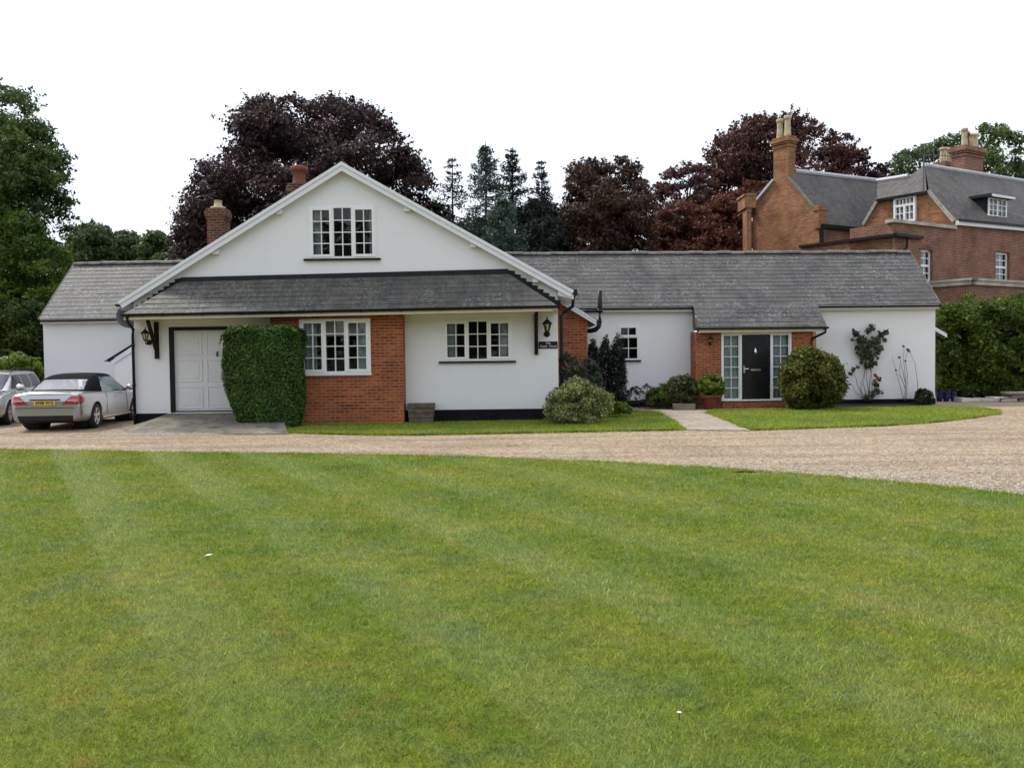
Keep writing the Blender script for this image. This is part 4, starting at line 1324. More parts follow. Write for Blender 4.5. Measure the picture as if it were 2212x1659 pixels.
# loose stones lying where the gravel thins out against the lawn
rng_ = np.random.default_rng(9)
n = 40000
gx = rng_.uniform(-9, 12, n); gy = rng_.uniform(9, 17.5, n)
gx[:30000] = rng_.uniform(2.5, 9.5, 30000)
k = ~inside(lawn_poly, gx, gy)
ex = np.array([p[0] for p in edge]); ey = np.array([p[1] for p in edge])
de = gy - np.interp(gx, ex, ey)
k &= (de > .0) & (rng_.uniform(0, 1, n) < np.exp(-de / np.where(gx > 2.5, np.clip((gx - 2) * .35, .4, 1.8), .35)))
gx, gy = gx[k], gy[k]
rx_ = rng_.uniform(-9.2, -5.0, 2600); ry_ = G(450, 937).y - .08 + np.abs(rng_.normal(0, .22, 2600)) * rng_.uniform(.2, 1, 2600)      # kicked up over the foot of the ramp
gx, gy = np.concatenate([gx, rx_]), np.concatenate([gy, ry_])
def stones(x, y, z, r, rng):
    n = len(x)
    th = rng.uniform(0, 2 * np.pi, n)
    R = r * rng.uniform(.5, 1.3, n)
    c, s = np.cos(th) * R, np.sin(th) * R
    h = R * rng.uniform(.5, .8, n)
    t = np.stack([x, y, z + h], 1)
    q = [np.stack([x + c, y + s, z + h * .3], 1), np.stack([x - s * .8, y + c * .8, z + h * .25], 1), np.stack([x - c, y - s, z + h * .3], 1), np.stack([x + s * .8, y - c * .8, z + h * .25], 1)]
    f = []
    for i in range(4):
        f.append(np.stack([q[i], q[(i + 1) % 4], t], 1))
    return np.stack(f, 1).reshape(-1, 3)
def stone_mat():
    m, t, o = newmat('loose_stones')
    k = NT(t); g = k.n('ShaderNodeNewGeometry')
    wn = k.noise(g.outputs['Position'], 45, 2)
    c = k.ramp(wn, [(0.3, (0.16, 0.13, 0.10)), (0.44, (0.33, 0.28, 0.23)), (0.56, (0.44, 0.39, 0.33)), (0.68, (0.60, 0.56, 0.52))])
    b = k.n('ShaderNodeBsdfPrincipled', Base__Color=c, Roughness=0.85)
    t.links.new(b.outputs[0], o.inputs[0]); return m
gz = np.where((gx < -4.9) & (gy > G(450, 937).y - .3), np.clip((gy - G(450, 937).y) * .06, 0, .2), 0)
tag(np_mesh('gravel', stones(gx, gy, gz, .024, rng_), 3, stone_mat()), 'loose pale stones along the lawn edge of the drive', 'gravel', kind='stuff')
# bits on the lawn
q = G(450, 1200, .05)
b = MB(); b.add([(-.035, 0, .0), (0, -.02, .008), (.04, .0, .012), (0, .02, .012)], [(0, 1, 2, 3)])
o = tag(b.build('fallen_leaf', M_upvc, local=True), 'small white leaf lying on the lawn at the left', 'leaf'); o.location = q
q = G(1467, 1545, .05)
dz = thing('daisy', 'single white daisy standing in the near lawn', 'flower', (q.x, q.y, .03))
b = MB()
for i in range(9):
    a = 2 * math.pi * i / 9
    b.add([(0, 0, .035), (math.cos(a - .3) * .009, math.sin(a - .3) * .009, .037), (math.cos(a) * .012, math.sin(a) * .012, .036), (math.cos(a + .3) * .009, math.sin(a + .3) * .009, .037)], [(0, 1, 2, 3)])
b.build('petals', M_upvc, dz, local=True)
b = MB(); b.tube([(0, 0, 0), (0, 0, .035)], .002, 5); b.build('stem', M_stem, dz, local=True)
q = G(1612, 1021, .03)
b = MB(); b.tube([(-.19, .03, 0), (-.06, .01, .01), (.08, -.015, .008), (.19, -.05, .0)], [.010, .016, .015, .009], 8)
o = tag(b.build('edging_log', M_wood_dark, local=True), 'short dark timber edging exposed between lawn and gravel', 'edging'); o.location = q

# ================================================================== THE BRICK MANOR behind on the right
TH = math.radians(58)
u = Vector((math.sin(TH), math.cos(TH), 0)); v = Vector((math.cos(TH), -math.sin(TH), 0))
K = P(2062, 560, 41.0); K0 = Vector((K.x, K.y, 0))
manor = thing('manor_house', 'large red brick house with steep slate roofs and tall chimneys behind the wing', 'house', K0)
pg = lambda px, py: PL(px, py, K, v)
pc = lambda px, py: PL(px, py, K, u)
def dn(p, z=0.0): return Vector((p.x, p.y, z))
def sco(p, e): return (p - K0).dot(e)
mC, mG = frame(K0, v, -u), frame(K0, u, v)
# gable end (half-hipped)
cL, hL, hR, eK = pc(1866, 486), pc(1898, 431), pc(2006, 413), pg(2062, 478)
cw = (pc(1933, 452), pc(1980, 452), pc(1957, 481), pc(1957, 425))
cwin = (sco(cw[0], v), sco(cw[1], v), cw[2].z, cw[3].z)
b = MB()
b.holed([(sco(cL, v), 0), (0, 0), (0, eK.z), (sco(hR, v), hR.z), (sco(hL, v), hL.z), (sco(cL, v), cL.z)], [cwin], mC, 0.1)
b.build('wall', M_brick_warm, manor, uv=True)
window(manor, mC, *cwin, [(0.30, [(1.0, 5, 1, 0)]), (0.70, [(0.5, 2, 2, 0), (0.5, 2, 2, 0)])], fw=0.11, bar=0.035, proud=0.12, curtains=((.25, .95),), cmat=M_lace, seed=21, label='white attic window under the hipped eave', depth=0.8)
# main slopes
rp0 = K - v * 3.0
apex, rfar = PL(1997, 357, rp0, v), PL(2330, 411, rp0, v)
efar = pg(2330, 503)
nsl = (efar - eK).cross(rfar - eK).normalized()
b = MB()
b.add([eK, efar, rfar, apex, hR + v * .02], [(0, 1, 2, 3, 4)])
nh = (hR - hL).cross(apex - hL).normalized()
hx1, hx2 = PL(1962, 383, hL, nh), PL(1896, 393, hL, nh)
b.add([hL - u * .15, hR - u * .15, apex, hx1, hx2], [(0, 1, 2, 3, 4)])
lf = cL + u * 14
b.add([cL, hL, apex, rfar, lf], [(0, 1, 2, 3, 4)])
b.build('roof', M_slate_manor, manor, uv=True)
b = MB()
b.tube([apex, rfar], .12, 8); b.tube([hx2 + V((0, 0, .05)), hx1 + V((0, 0, .05))], .12, 8)
b.build('ridge_roll', M_leadwhite, manor)
b = MB(); b.bar(hL - u * .18 - V((0, 0, .07)), hR - u * .18 - V((0, 0, .07)), .12, .12); b.build('gutter', M_black, manor)
b = MB(); b.bar(hR + v * .0 - u * .05, eK - u * .05, .10, .16); b.build('verge', M_mortar, manor); b = MB(); b.bar(cL - u * .05, hL - u * .05, .10, .16); b.build('verge', M_mortar, manor)
# long wall with sash
gw = (pg(2151, 577), pg(2181, 577), pg(2166, 609), pg(2166, 545))
gwin = (sco(gw[0], u), sco(gw[1], u), gw[2].z, gw[3].z)
b = MB()
b.holed([(0.02, 0), (sco(efar, u), 0), (sco(efar, u), efar.z), (0.02, eK.z)], [gwin], mG, 0.22)
b.build('wall', M_brick_red, manor, uv=True)
sash_rows = [(0.5, [(1.0, 2, 2, 0)]), (0.5, [(1.0, 2, 2, 0)])]
window(manor, frame(K0 - v * .14, u, v), *gwin, sash_rows, fw=0.10, bar=0.04, proud=0.0, curtains=((.05, .95),), cmat=M_lace, seed=22, label='tall sash window in the long wall', depth=0.7)
b = MB(); b.bar(eK + v * .12 - V((0, 0, .10)), efar + v * .12 - V((0, 0, .10)), .16, .20); b.build('fascia', M_paint_white, manor)
b = MB(); b.bar(eK + v * .24 + V((0, 0, .02)), efar + v * .24 + V((0, 0, .02)), .12, .10); b.build('gutter', M_black, manor)
# parapeted block set in front of the gable end, flush with the long wall
t0, t1 = pg(1929, 482.5), pg(2058, 494)
ew = (pg(1989, 574), pg(2015, 574), pg(2002, 608), pg(2002, 539))
ewin = (sco(ew[0], u), sco(ew[1], u), ew[2].z, ew[3].z)
b = MB()
zt_ = (t0.z + t1.z) / 2
b.holed([(sco(t0, u), 0), (0.0, 0), (0.0, zt_), (sco(t0, u), zt_)], [ewin], mG, 0.22)
c0 = dn(t0); c1 = c0 - v * 2.2
b.quad(c1, c0, c0 + V((0, 0, zt_)), c1 + V((0, 0, zt_)))
b.quad(c0 + V((0, 0, zt_ - .02)), K0 + V((0, 0, zt_ - .02)), K0 - v * 2.2 + V((0, 0, zt_ - .02)), c1 + V((0, 0, zt_ - .02)))
b.build('wall', M_brick_red, manor, uv=True)
window(manor, frame(K0 - v * .14, u, v), *ewin, sash_rows, fw=0.10, bar=0.04, proud=0.0, curtains=((.05, .95),), cmat=M_lace, seed=23, label='tall sash window below the stone parapet', depth=0.7)
b = MB(); b.hexa([c0 + v * .12 - u * .12 + V((0, 0, zt_)), K0 + v * .12 + V((0, 0, zt_)), K0 - v * .3 + V((0, 0, zt_)), c0 - v * .3 - u * .12 + V((0, 0, zt_)),
                  c0 + v * .12 - u * .12 + V((0, 0, zt_ + .14)), K0 + v * .12 + V((0, 0, zt_ + .14)), K0 - v * .3 + V((0, 0, zt_ + .14)), c0 - v * .3 - u * .12 + V((0, 0, zt_ + .14))])
b.build('coping', M_cap, manor)
b = MB()
wv_ = [pg(1985 + 34 * i / 8, 536 - 8 * math.sin(math.pi * i / 8) + i * .35) + v * .012 for i in range(9)]
b.add(wv_ + [p + V((0, 0, -.16)) for p in wv_], [(i, i + 1, 10 + i, 9 + i) for i in range(8)])
b.build('window_arch', M_brick_old, manor, uv=True)
# lower brick range with dark verge, running back from the block's corner
pf = lambda px, py: PL(px, py, dn(t0), u)
f0, f1 = pf(1730, 531), pf(1932, 505.5)
b = MB()
b.add([dn(f0), dn(f1), f1, f0], [(0, 1, 2, 3)])
b.build('wall', M_brick_warm, manor, uv=True)
b = MB()
b.hexa([f0 - u * .15 - V((0, 0, .12)), f1 - u * .15 + v * .1 - V((0, 0, .12)), f1 + u * 2 + v * .1 - V((0, 0, .12)), f0 + u * 2 - V((0, 0, .12)), f0 - u * .15, f1 - u * .15 + v * .1, f1 + u * 2 + v * .1, f0 + u * 2])
g0_, g1_ = f1 + v * .14 - u * .1, f1 + v * .14 + u * .7
b.bar(g0_ - V((0, 0, .05)), g1_ - V((0, 0, .05)), .14, .14); b.tube([g1_ - V((0, 0, .1)), g1_ - V((0, 0, .55)), g1_ - V((0, 0, .75)) - u * .25], .06, 8)
b.build('lean_to_roof', M_black, manor)
# the far range: gable with chimney, slope running back to the right
A0 = P(1770, 500, 44.0); A00 = dn(A0)
pa = lambda px, py: PL(px, py, A0, u)
mA = frame(A00, v, -u)
sa = lambda p: (p - A00).dot(v)
ga = [pa(1625, 449), pa(1673, 391), pa(1703, 386), pa(1769, 462)]
b = MB()
b.holed([(sa(ga[0]), 0), (0, 0), (0, ga[3].z), (sa(ga[2]), ga[2].z), (sa(ga[1]), ga[1].z), (sa(ga[0]), ga[0].z)], [], mA)
b.build('wall', M_brick_warm, manor, uv=True)
mid = (ga[0] + ga[3]) / 2
r0, r1 = PL(1719, 372, mid, v), PL(1902, 393, mid, v)
e0, e1 = PL(1772, 489, A0, v), PL(1885, 500, A0, v)
b = MB()
b.add([pa(1772, 462), e0, e1, r1, r0, pa(1704, 380)], [(0, 1, 2, 3, 4, 5)])
l0, l1 = ga[0] + V((0, 0, .05)), ga[0] + u * 9
b.add([l1, l0, pa(1673, 389), r0, r1], [(0, 1, 2, 3, 4)])
b.build('roof', M_slate_manor, manor, uv=True)
b = MB(); b.tube([r0 - u * .1 + V((0, 0, .04)), r1 + V((0, 0, .04))], .13, 8); b.build('ridge_roll', M_leadwhite, manor)
b = MB()
b.bar(ga[3] - u * .02 + V((0, 0, .02)), ga[2] - u * .02 + V((0, 0, .06)), .16, .12)
b.build('verge', M_stone, manor)
b = MB()
b.bar(ga[0] - u * .04 + V((0, 0, .05)), ga[1] - u * .04 + V((0, 0, .05)), .22, .12)
b.build('verge', M_leadwhite, manor)
b = MB()
kp = pa(1766, 455); b.obox(mA, sa(kp) - .12, sa(kp) + .16, .1, -.5, kp.z - .9, kp.z + .0); b.obox(mA, sa(kp) - .16, sa(kp) + .20, .14, -.54, kp.z + .0, kp.z + .10); b.obox(mA, sa(kp) - .10, sa(kp) + .12, .08, -.44, kp.z + .10, kp.z + .24)
b.build('kneeler', M_brick_warm, manor, uv=True)
b = MB(); b.bar(e0 + v * .1, e1 + v * .1, .2, .2); q = e0 + v * .12; b.tube([q, q - V((0, 0, 1.6))], .07, 8); b.build('gutter', M_black, manor)
b = MB(); b.quad(dn(e0), dn(e1), e1, e0); b.build('wall', M_brick_red, manor, uv=True)
# narrow pier left of the gable with its downpipe
b = MB()
a_, c_ = P(1613, 424, 45.5), P(1623, 424, 45.5)
b.box(a_.x, c_.x, 45.5, 46.3, 0, a_.z - .6); b.box(a_.x - .1, P(1633, 424, 45.5).x, 45.45, 46.9, a_.z - .6, a_.z); b.box(a_.x - .16, P(1634, 424, 45.5).x, 45.4, 46.95, a_.z, a_.z + .12)
b.build('pier', M_brick_warm, manor, uv=True)
q = pa(1624, 462)
b = MB(); b.tube([q - u * .1, dn(q - u * .1, 0.1)], .07, 8); b.box(q.x - .2, q.x + .12, q.y - .25, q.y - .05, q.z - .05, q.z + .3); b.build('downpipe', M_black, manor)
def manor_stack(p_lo, s_len, d_len, z0, z1, pots, mat, mm, label=None):
    """chimney block in a frame mm at s 0..s_len, d 0..-d_len, corbelled head; pots (s,d,r,h)"""
    b = MB()
    H_ = z1 - z0
    b.obox(mm, 0, s_len, 0, -d_len, z0, z1 - .55)
    for (a, lo, hi) in ((.05, z1 - .55, z1 - .47), (.0, z1 - .47, z1 - .38), (.07, z1 - .38, z1 - .28), (.14, z1 - .28, z1 - .12), (.06, z1 - .12, z1)):
        b.obox(mm, -a, s_len + a, a, -d_len - a, lo, hi)
    o = b.build('chimney', mat, manor, uv=True)
    for s_, d_, r, h, mt in pots:
        b = MB()
        c = mm(s_, d_, z1 - .01)
        b.lathe([(r * 1.1, 0), (r, .06), (r * .84, h * .5), (r * .8, h * .8), (r * 1.08, h * .86), (r * 1.08, h * .95), (r * .9, h), (r * .7, h)], c, 10)
        b.build('chimney_pot', mt, o, smooth=False)
    return o
ql, qr = pa(1671, 330), pa(1703, 330)
mS = frame(dn(ql) - u * .006, v, -u)
sl2 = (qr - ql).dot(v)
# side width: march along u until the picture x reaches 1719
def px_of(p):
    d = p - EYE; return CX + F * d.dot(_R) / d.dot(_f)
dl = 0.2
while px_of(dn(qr, qr.z) + u * dl) < 1718 and dl < 4: dl += .02
ztop = pa(1690, 296).z
manor_stack(None, sl2, dl, pa(1690, 400).z - .6, ztop, [(sl2 * .28, -dl * .35, .19, 1.0, M_potclay), (sl2 * .72, -dl * .5, .19, 1.1, M_potclay)], M_brick_warm, mS)
cb = PL(2084, 350, rp0 - v * .3, v)
mS2 = frame(dn(cb), u, v)
ztop = PL(2113, 314, rp0, v).z
zb_ = PL(2113, 380, rp0, v).z - 1.0
manor_stack(None, 1.75, .75, zb_, ztop, [(.3, -.2, .17, .95, M_potclay), (.75, -.35, .17, .8, M_terracotta), (1.2, -.35, .17, .8, M_potclay), (1.55, -.35, .17, .85, M_potclay)], M_brick_red, mS2)
cb = PL(2040, 356, rp0 - v * 2.2, v)
mS3 = frame(dn(cb), u, v)
ztop = PL(2060, 352, rp0 - v * 2.2, v).z
manor_stack(None, 1.9, .6, ztop - 3.0, ztop, [(.35, -.3, .2, .85, M_potclay), (.95, -.3, .2, .9, M_potclay), (1.5, -.3, .2, .95, M_potclay)], M_brick_red, mS3)
# dormer on the long slope
Dp = PL(2136, 468, eK, nsl); Dq = PL(2176, 474, Dp, v)
ps = lambda px, py: PL(px, py, Dp, v)
mD = frame(dn(Dp), u, v)
sd = lambda p: (p - dn(Dp)).dot(u)
d1_, zt2, zb2 = sd(ps(2174, 450)), ps(2150, 428).z, ps(2150, 470).z
d0_ = sd(ps(2134, 450))
def back(s, z):      # run straight back to the slope
    p = mD(s, 0, z)
    t = (eK - p).dot(nsl) / ((-v).dot(nsl))
    return p - v * t
b = MB()
b.add([mD(d0_, 0, zb2), mD(d0_, 0, zt2), back(d0_, zt2), mD(d1_, 0, zb2), mD(d1_, 0, zt2), back(d1_, zt2)], [(0, 1, 2), (4, 3, 5), (1, 4, 5, 2)])
dm = b.build('dormer', M_lead, manor)
b = MB()
zr = zt2 + .12
b.hexa([mD(d0_ - .25, .3, zt2 - .02), mD(d1_ + .25, .3, zt2 - .02), back(d1_ + .25, zt2) - v * .3, back(d0_ - .25, zt2) - v * .3, mD(d0_ - .25, .3, zr), mD(d1_ + .25, .3, zr), back(d1_ + .25, zr) - v * .3, back(d0_ - .25, zr) - v * .3])
b.build('dormer_roof', M_lead, dm)
b = MB()
b.bar(mD(d0_ - .2, .31, zt2 + .03), mD(d1_ + .2, .31, zt2 + .03), .04, .12)
b.bar(mD(d0_ - .02, .0, zb2), back(d0_ - .02, zt2), .10, .12)
b.build('dormer_trim', M_paint_white, dm)
window(manor, mD, d0_, d1_, zb2, zt2, [(1.0, [(.5, 2, 3, 0), (.5, 2, 3, 0)])], fw=0.09, bar=0.03, proud=0.03, curtains=((.1, .9),), cmat=M_lace, seed=24, label='small white dormer window', depth=.3, recess=False)
# low bay with stone coping nearer the hedge
hb = PL(2096, 607, K + v * 2.4, v)
h0 = dn(hb)
b = MB()
far_ = h0 + u * 10
lk = h0 - v * 3.6
zt_ = hb.z
b.quad(h0, far_, far_ + V((0, 0, zt_)), h0 + V((0, 0, zt_))); b.quad(lk, h0, h0 + V((0, 0, zt_)), lk + V((0, 0, zt_)))
b.quad(h0 + V((0, 0, zt_ - .01)), far_ + V((0, 0, zt_ - .01)), far_ - v * 3.6 + V((0, 0, zt_ - .01)), lk + V((0, 0, zt_ - .01)))
b.build('bay_wall', M_brick_red, manor, uv=True)
b = MB()
for z0, z1, a in ((zt_ - .16, zt_ + .02, .10), (zt_ + .02, zt_ + .12, .16)):
    b.hexa([h0 + v * a - u * a + V((0, 0, z0)), far_ + v * a + V((0, 0, z0)), far_ - v * .3 + V((0, 0, z0)), h0 - v * .3 + V((0, 0, z0)), h0 + v * a - u * a + V((0, 0, z1)), far_ + v * a + V((0, 0, z1)), far_ - v * .3 + V((0, 0, z1)), h0 - v * .3 + V((0, 0, z1))])
    b.hexa([lk - u * a + V((0, 0, z0)), h0 + v * a - u * a + V((0, 0, z0)), h0 + v * a + u * .3 + V((0, 0, z0)), lk + u * .3 + V((0, 0, z0)), lk - u * a + V((0, 0, z1 - .003)), h0 + v * a - u * a + V((0, 0, z1 - .003)), h0 + v * a + u * .3 + V((0, 0, z1 - .003)), lk + u * .3 + V((0, 0, z1 - .003))])
b.build('coping', M_cap, manor)
# aerial strapped to the hip
q = PL(1995, 415, hL - u * .3, nh)
ae = thing('tv_aerial', 'thin metal television aerial standing at the manor roof hip', 'aerial', q)
b = MB(); top = q + V((0, 0, 1.75)); b.tube([q, top], .03, 6); b.build('mast', M_dish, ae)
b = MB(); arm_d = (u * .9 + v * .3).normalized(); b.tube([top - arm_d * .3, top + arm_d * 1.9], .02, 5)
for i in range(9):
    c = top + arm_d * (-.2 + i * .25); b.tube([c - V((0, 0, .32)), c + V((0, 0, .32))], .011, 4)
b.build('antenna', M_dish, ae)

# ================================================================== VEGETATION
M_copper = leaf_mat('copper_leaves', [(0.021, 0.015, 0.019), (0.042, 0.024, 0.029), (0.076, 0.033, 0.035), (0.052, 0.044, 0.032)], 0.25, 0.55, 0.45)
M_copper2 = leaf_mat('copper_leaves_red', [(0.026, 0.015, 0.018), (0.066, 0.026, 0.027), (0.13, 0.040, 0.034), (0.075, 0.050, 0.030)], 0.28, 0.55, 0.4)
M_russet = leaf_mat('russet_leaves', [(0.040, 0.020, 0.016), (0.11, 0.034, 0.024), (0.19, 0.052, 0.034), (0.09, 0.070, 0.032)], 0.28, 0.6, 0.5)
M_bronze = leaf_mat('bronze_leaves', [(0.024, 0.018, 0.017), (0.055, 0.032, 0.026), (0.105, 0.046, 0.032), (0.055, 0.060, 0.030)], 0.25, 0.6, 0.4)
M_green_bough = leaf_mat('yellow_green_leaves', [(0.026, 0.052, 0.010), (0.066, 0.118, 0.017), (0.13, 0.20, 0.026), (0.22, 0.28, 0.045)], 0.32, 0.5, 0.5)  # brighter, yellower green for the near low bough
M_green = leaf_mat('green_leaves', [(0.026, 0.046, 0.014), (0.058, 0.096, 0.024), (0.105, 0.155, 0.036), (0.17, 0.215, 0.06)], 0.3, 0.5, 0.35)
M_green_dark = leaf_mat('dark_green_leaves', [(0.010, 0.018, 0.009), (0.020, 0.034, 0.013), (0.036, 0.055, 0.018), (0.06, 0.085, 0.025)], 0.22, 0.5, 0.5)
M_green_far = leaf_mat('far_green_leaves', [(0.035, 0.055, 0.022), (0.065, 0.095, 0.034), (0.10, 0.135, 0.05), (0.15, 0.17, 0.065)], 0.3, 0.5, 0.3)
M_green_bright = leaf_mat('fresh_green_leaves', [(0.035, 0.065, 0.012), (0.09, 0.15, 0.02), (0.18, 0.25, 0.035), (0.28, 0.33, 0.06)], 0.35, 0.4, 1.2)
M_box = leaf_mat('clipped_leaves', [(0.014, 0.036, 0.009), (0.034, 0.082, 0.014), (0.072, 0.150, 0.024), (0.14, 0.235, 0.040)], 0.25, 0.35, 2.0)
M_hedge = leaf_mat('hedge_fronds', [(0.012, 0.022, 0.008), (0.030, 0.052, 0.013), (0.070, 0.11, 0.02), (0.17, 0.21, 0.035)], 0.25, 0.55, 0.9)
M_hedge_light = leaf_mat('light_hedge_fronds', [(0.020, 0.036, 0.010), (0.058, 0.098, 0.018), (0.14, 0.20, 0.03), (0.27, 0.32, 0.05)], 0.34, 0.5, 0.8)
M_spruce = leaf_mat('blue_spruce_needles', [(0.055, 0.085, 0.075), (0.090, 0.130, 0.112), (0.13, 0.175, 0.15)], 0.15, 0.4, 0.8)
M_fir = leaf_mat('dark_fir_needles', [(0.022, 0.030, 0.028), (0.036, 0.048, 0.044), (0.058, 0.070, 0.062)], 0.15, 0.4, 0.8)
M_cypress = leaf_mat('dark_cypress', [(0.008, 0.014, 0.010), (0.016, 0.028, 0.018), (0.030, 0.045, 0.026)], 0.15, 0.5, 2.0)
M_varieg = leaf_mat('variegated_leaves', [(0.05, 0.08, 0.03), (0.17, 0.21, 0.065), (0.42, 0.43, 0.18), (0.62, 0.60, 0.34)], 0.25, 0.35, 3.0)
M_golden = leaf_mat('golden_edged_leaves', [(0.016, 0.026, 0.008), (0.055, 0.07, 0.014), (0.14, 0.14, 0.025), (0.34, 0.31, 0.06)], 0.28, 0.4, 2.5)
M_rosy = leaf_mat('rose_leaves', [(0.026, 0.040, 0.022), (0.055, 0.075, 0.038), (0.11, 0.125, 0.075)], 0.2, 0.4, 2.0)
M_olive = leaf_mat('olive_leaves', [(0.03, 0.035, 0.014), (0.075, 0.085, 0.028), (0.14, 0.15, 0.05), (0.20, 0.19, 0.08)], 0.25, 0.4, 2.5)
M_purple = plain('purple_petals', (0.22, 0.10, 0.24), 0.7, var=0.35, vscale=30)
M_red = plain('red_petals', (0.42, 0.05, 0.05), 0.7, var=0.35, vscale=30)
M_cream_petal = plain('cream_petals', (0.7, 0.66, 0.55), 0.7, var=0.2)

def leaf_verts(pts, nrm, size, rng, aspect=0.5, flat=None):
    n = len(pts)
    t = rng.normal(size=(n, 3))
    if flat is not None: t[:, 2] *= flat
    nrm = nrm / (np.linalg.norm(nrm, axis=1, keepdims=True) + 1e-9)
    t -= nrm * np.sum(t * nrm, 1, keepdims=True)
    t /= np.linalg.norm(t, axis=1, keepdims=True) + 1e-9
    bt = np.cross(nrm, t)
    L = size * (.45 + 1.25 * rng.uniform(0, 1, (n, 1)) ** 1.4); W = L * aspect
    a = pts - t * L * .5
    c = pts + t * L * .5 - nrm * L * .08
    m1 = pts + bt * W * .5 + t * L * .05 + nrm * L * .05
    m2 = pts - bt * W * .5 + t * L * .05 + nrm * L * .05
    return np.stack([a, m1, c, m2], 1).reshape(-1, 3)

def blob_points(clumps, n, rng, squash=0.75, shell=0.35, spray=0.16):
    """points and outward directions spread through the clumps (c, r)"""
    C = np.array([c[0] for c in clumps]); R = np.array([c[1] for c in clumps])
    wgt = R ** 2.3; wgt /= wgt.sum()
    idx = rng.choice(len(clumps), n, p=wgt)
    d = rng.normal(size=(n, 3)); d /= np.linalg.norm(d, axis=1, keepdims=True)
    rad = (shell + (1 - shell) * rng.uniform(0, 1, n) ** .6)
    rad *= 1 + .12 * rng.normal(size=n)
    p = C[idx] + d * (R[idx] * rad)[:, None] * np.array([1, 1, squash])
    # loose shoots: about a sixth of the leaves sit along twigs that stick out of the clumps
    m = int(n * spray)
    if m > 40:
        per = 14
        k = max(1, m // per)
        ci = rng.choice(len(clumps), k, p=wgt)
        dd = rng.normal(size=(k, 3)) + np.array([0, 0, .35]); dd /= np.linalg.norm(dd, axis=1, keepdims=True)
        reach = rng.uniform(1.1, 1.65, k)
        t = rng.uniform(.55, 1, (k, per)) * reach[:, None]
        q = C[ci][:, None, :] + dd[:, None, :] * (t * R[ci][:, None])[:, :, None] * np.array([1, 1, max(squash, .7)])
        q = q + rng.normal(size=q.shape) * (R[ci] * .055)[:, None, None]
        p[:k * per] = q.reshape(-1, 3); d[:k * per] = np.repeat(dd, per, 0)
    return p, d

def outline_clumps(poly, Y, depth, cr, n, rng, front=0.8, edge_fill=0.55):
    """Clumps filling a crown whose outline is measured in the photograph, given its own distance and thickness."""
    P_ = np.array(poly, float)
    x0, y0 = P_.min(0); x1, y1 = P_.max(0)
    def dist(px, py):
        d = 1e9
        for i in range(len(P_)):
            a, b_ = P_[i], P_[(i + 1) % len(P_)]
            ab = b_ - a
            t = max(0, min(1, ((px - a[0]) * ab[0] + (py - a[1]) * ab[1]) / (ab @ ab + 1e-9)))
            d = min(d, math.hypot(px - a[0] - ab[0] * t, py - a[1] - ab[1] * t))
        return d
    cand = []
    tries = 0
    while len(cand) < n and tries < n * 30:
        tries += 1
        q = np.stack([rng.uniform(x0, x1, 14), rng.uniform(y0, y1, 14)], 1)
        q = q[inside(poly, q[:, 0], q[:, 1])][:5 if n <= 130 else 2]
        if not len(q): continue
        if cand:                                        # keep the clumps spread evenly through the crown
            cc = np.array([c[:2] for c in cand])
            q = q[[np.argmax([((cc - a) ** 2).sum(1).min() for a in q])]]
        px, py = q[0]
        cand.append((px, py, dist(px, py)))
    # follow the outline with smaller clumps
    per = 0
    for i in range(len(P_)):
        a, b_ = P_[i], P_[(i + 1) % len(P_)]
        L = np.linalg.norm(b_ - a); m = max(1, int(L * Y / F / (cr * edge_fill)))
        cen = P_.mean(0)
        for j in range(m):
            q = a + (b_ - a) * (j + rng.uniform(0, 1)) / m
            inw = rng.uniform(.25, .8) * cr * F / Y
            dv = cen - q; dv /= np.linalg.norm(dv) + 1e-9
            q = q + dv * inw
            cand.append((q[0], q[1], inw))
    md = max(c[2] for c in cand)
    out_ = []
    for px, py, d in cand:
        dm = d * Y / F
        r = min(cr * rng.uniform(.6, 1.2), dm * rng.uniform(.75, 1.15) + cr * .08)
        if r < cr * .2: continue
        dp = depth * math.sqrt(min(1, d / (md * .8))) * rng.uniform(-1, front)
        p = P(px, py, Y + dp)
        out_.append((np.array(p), r))
    return out_

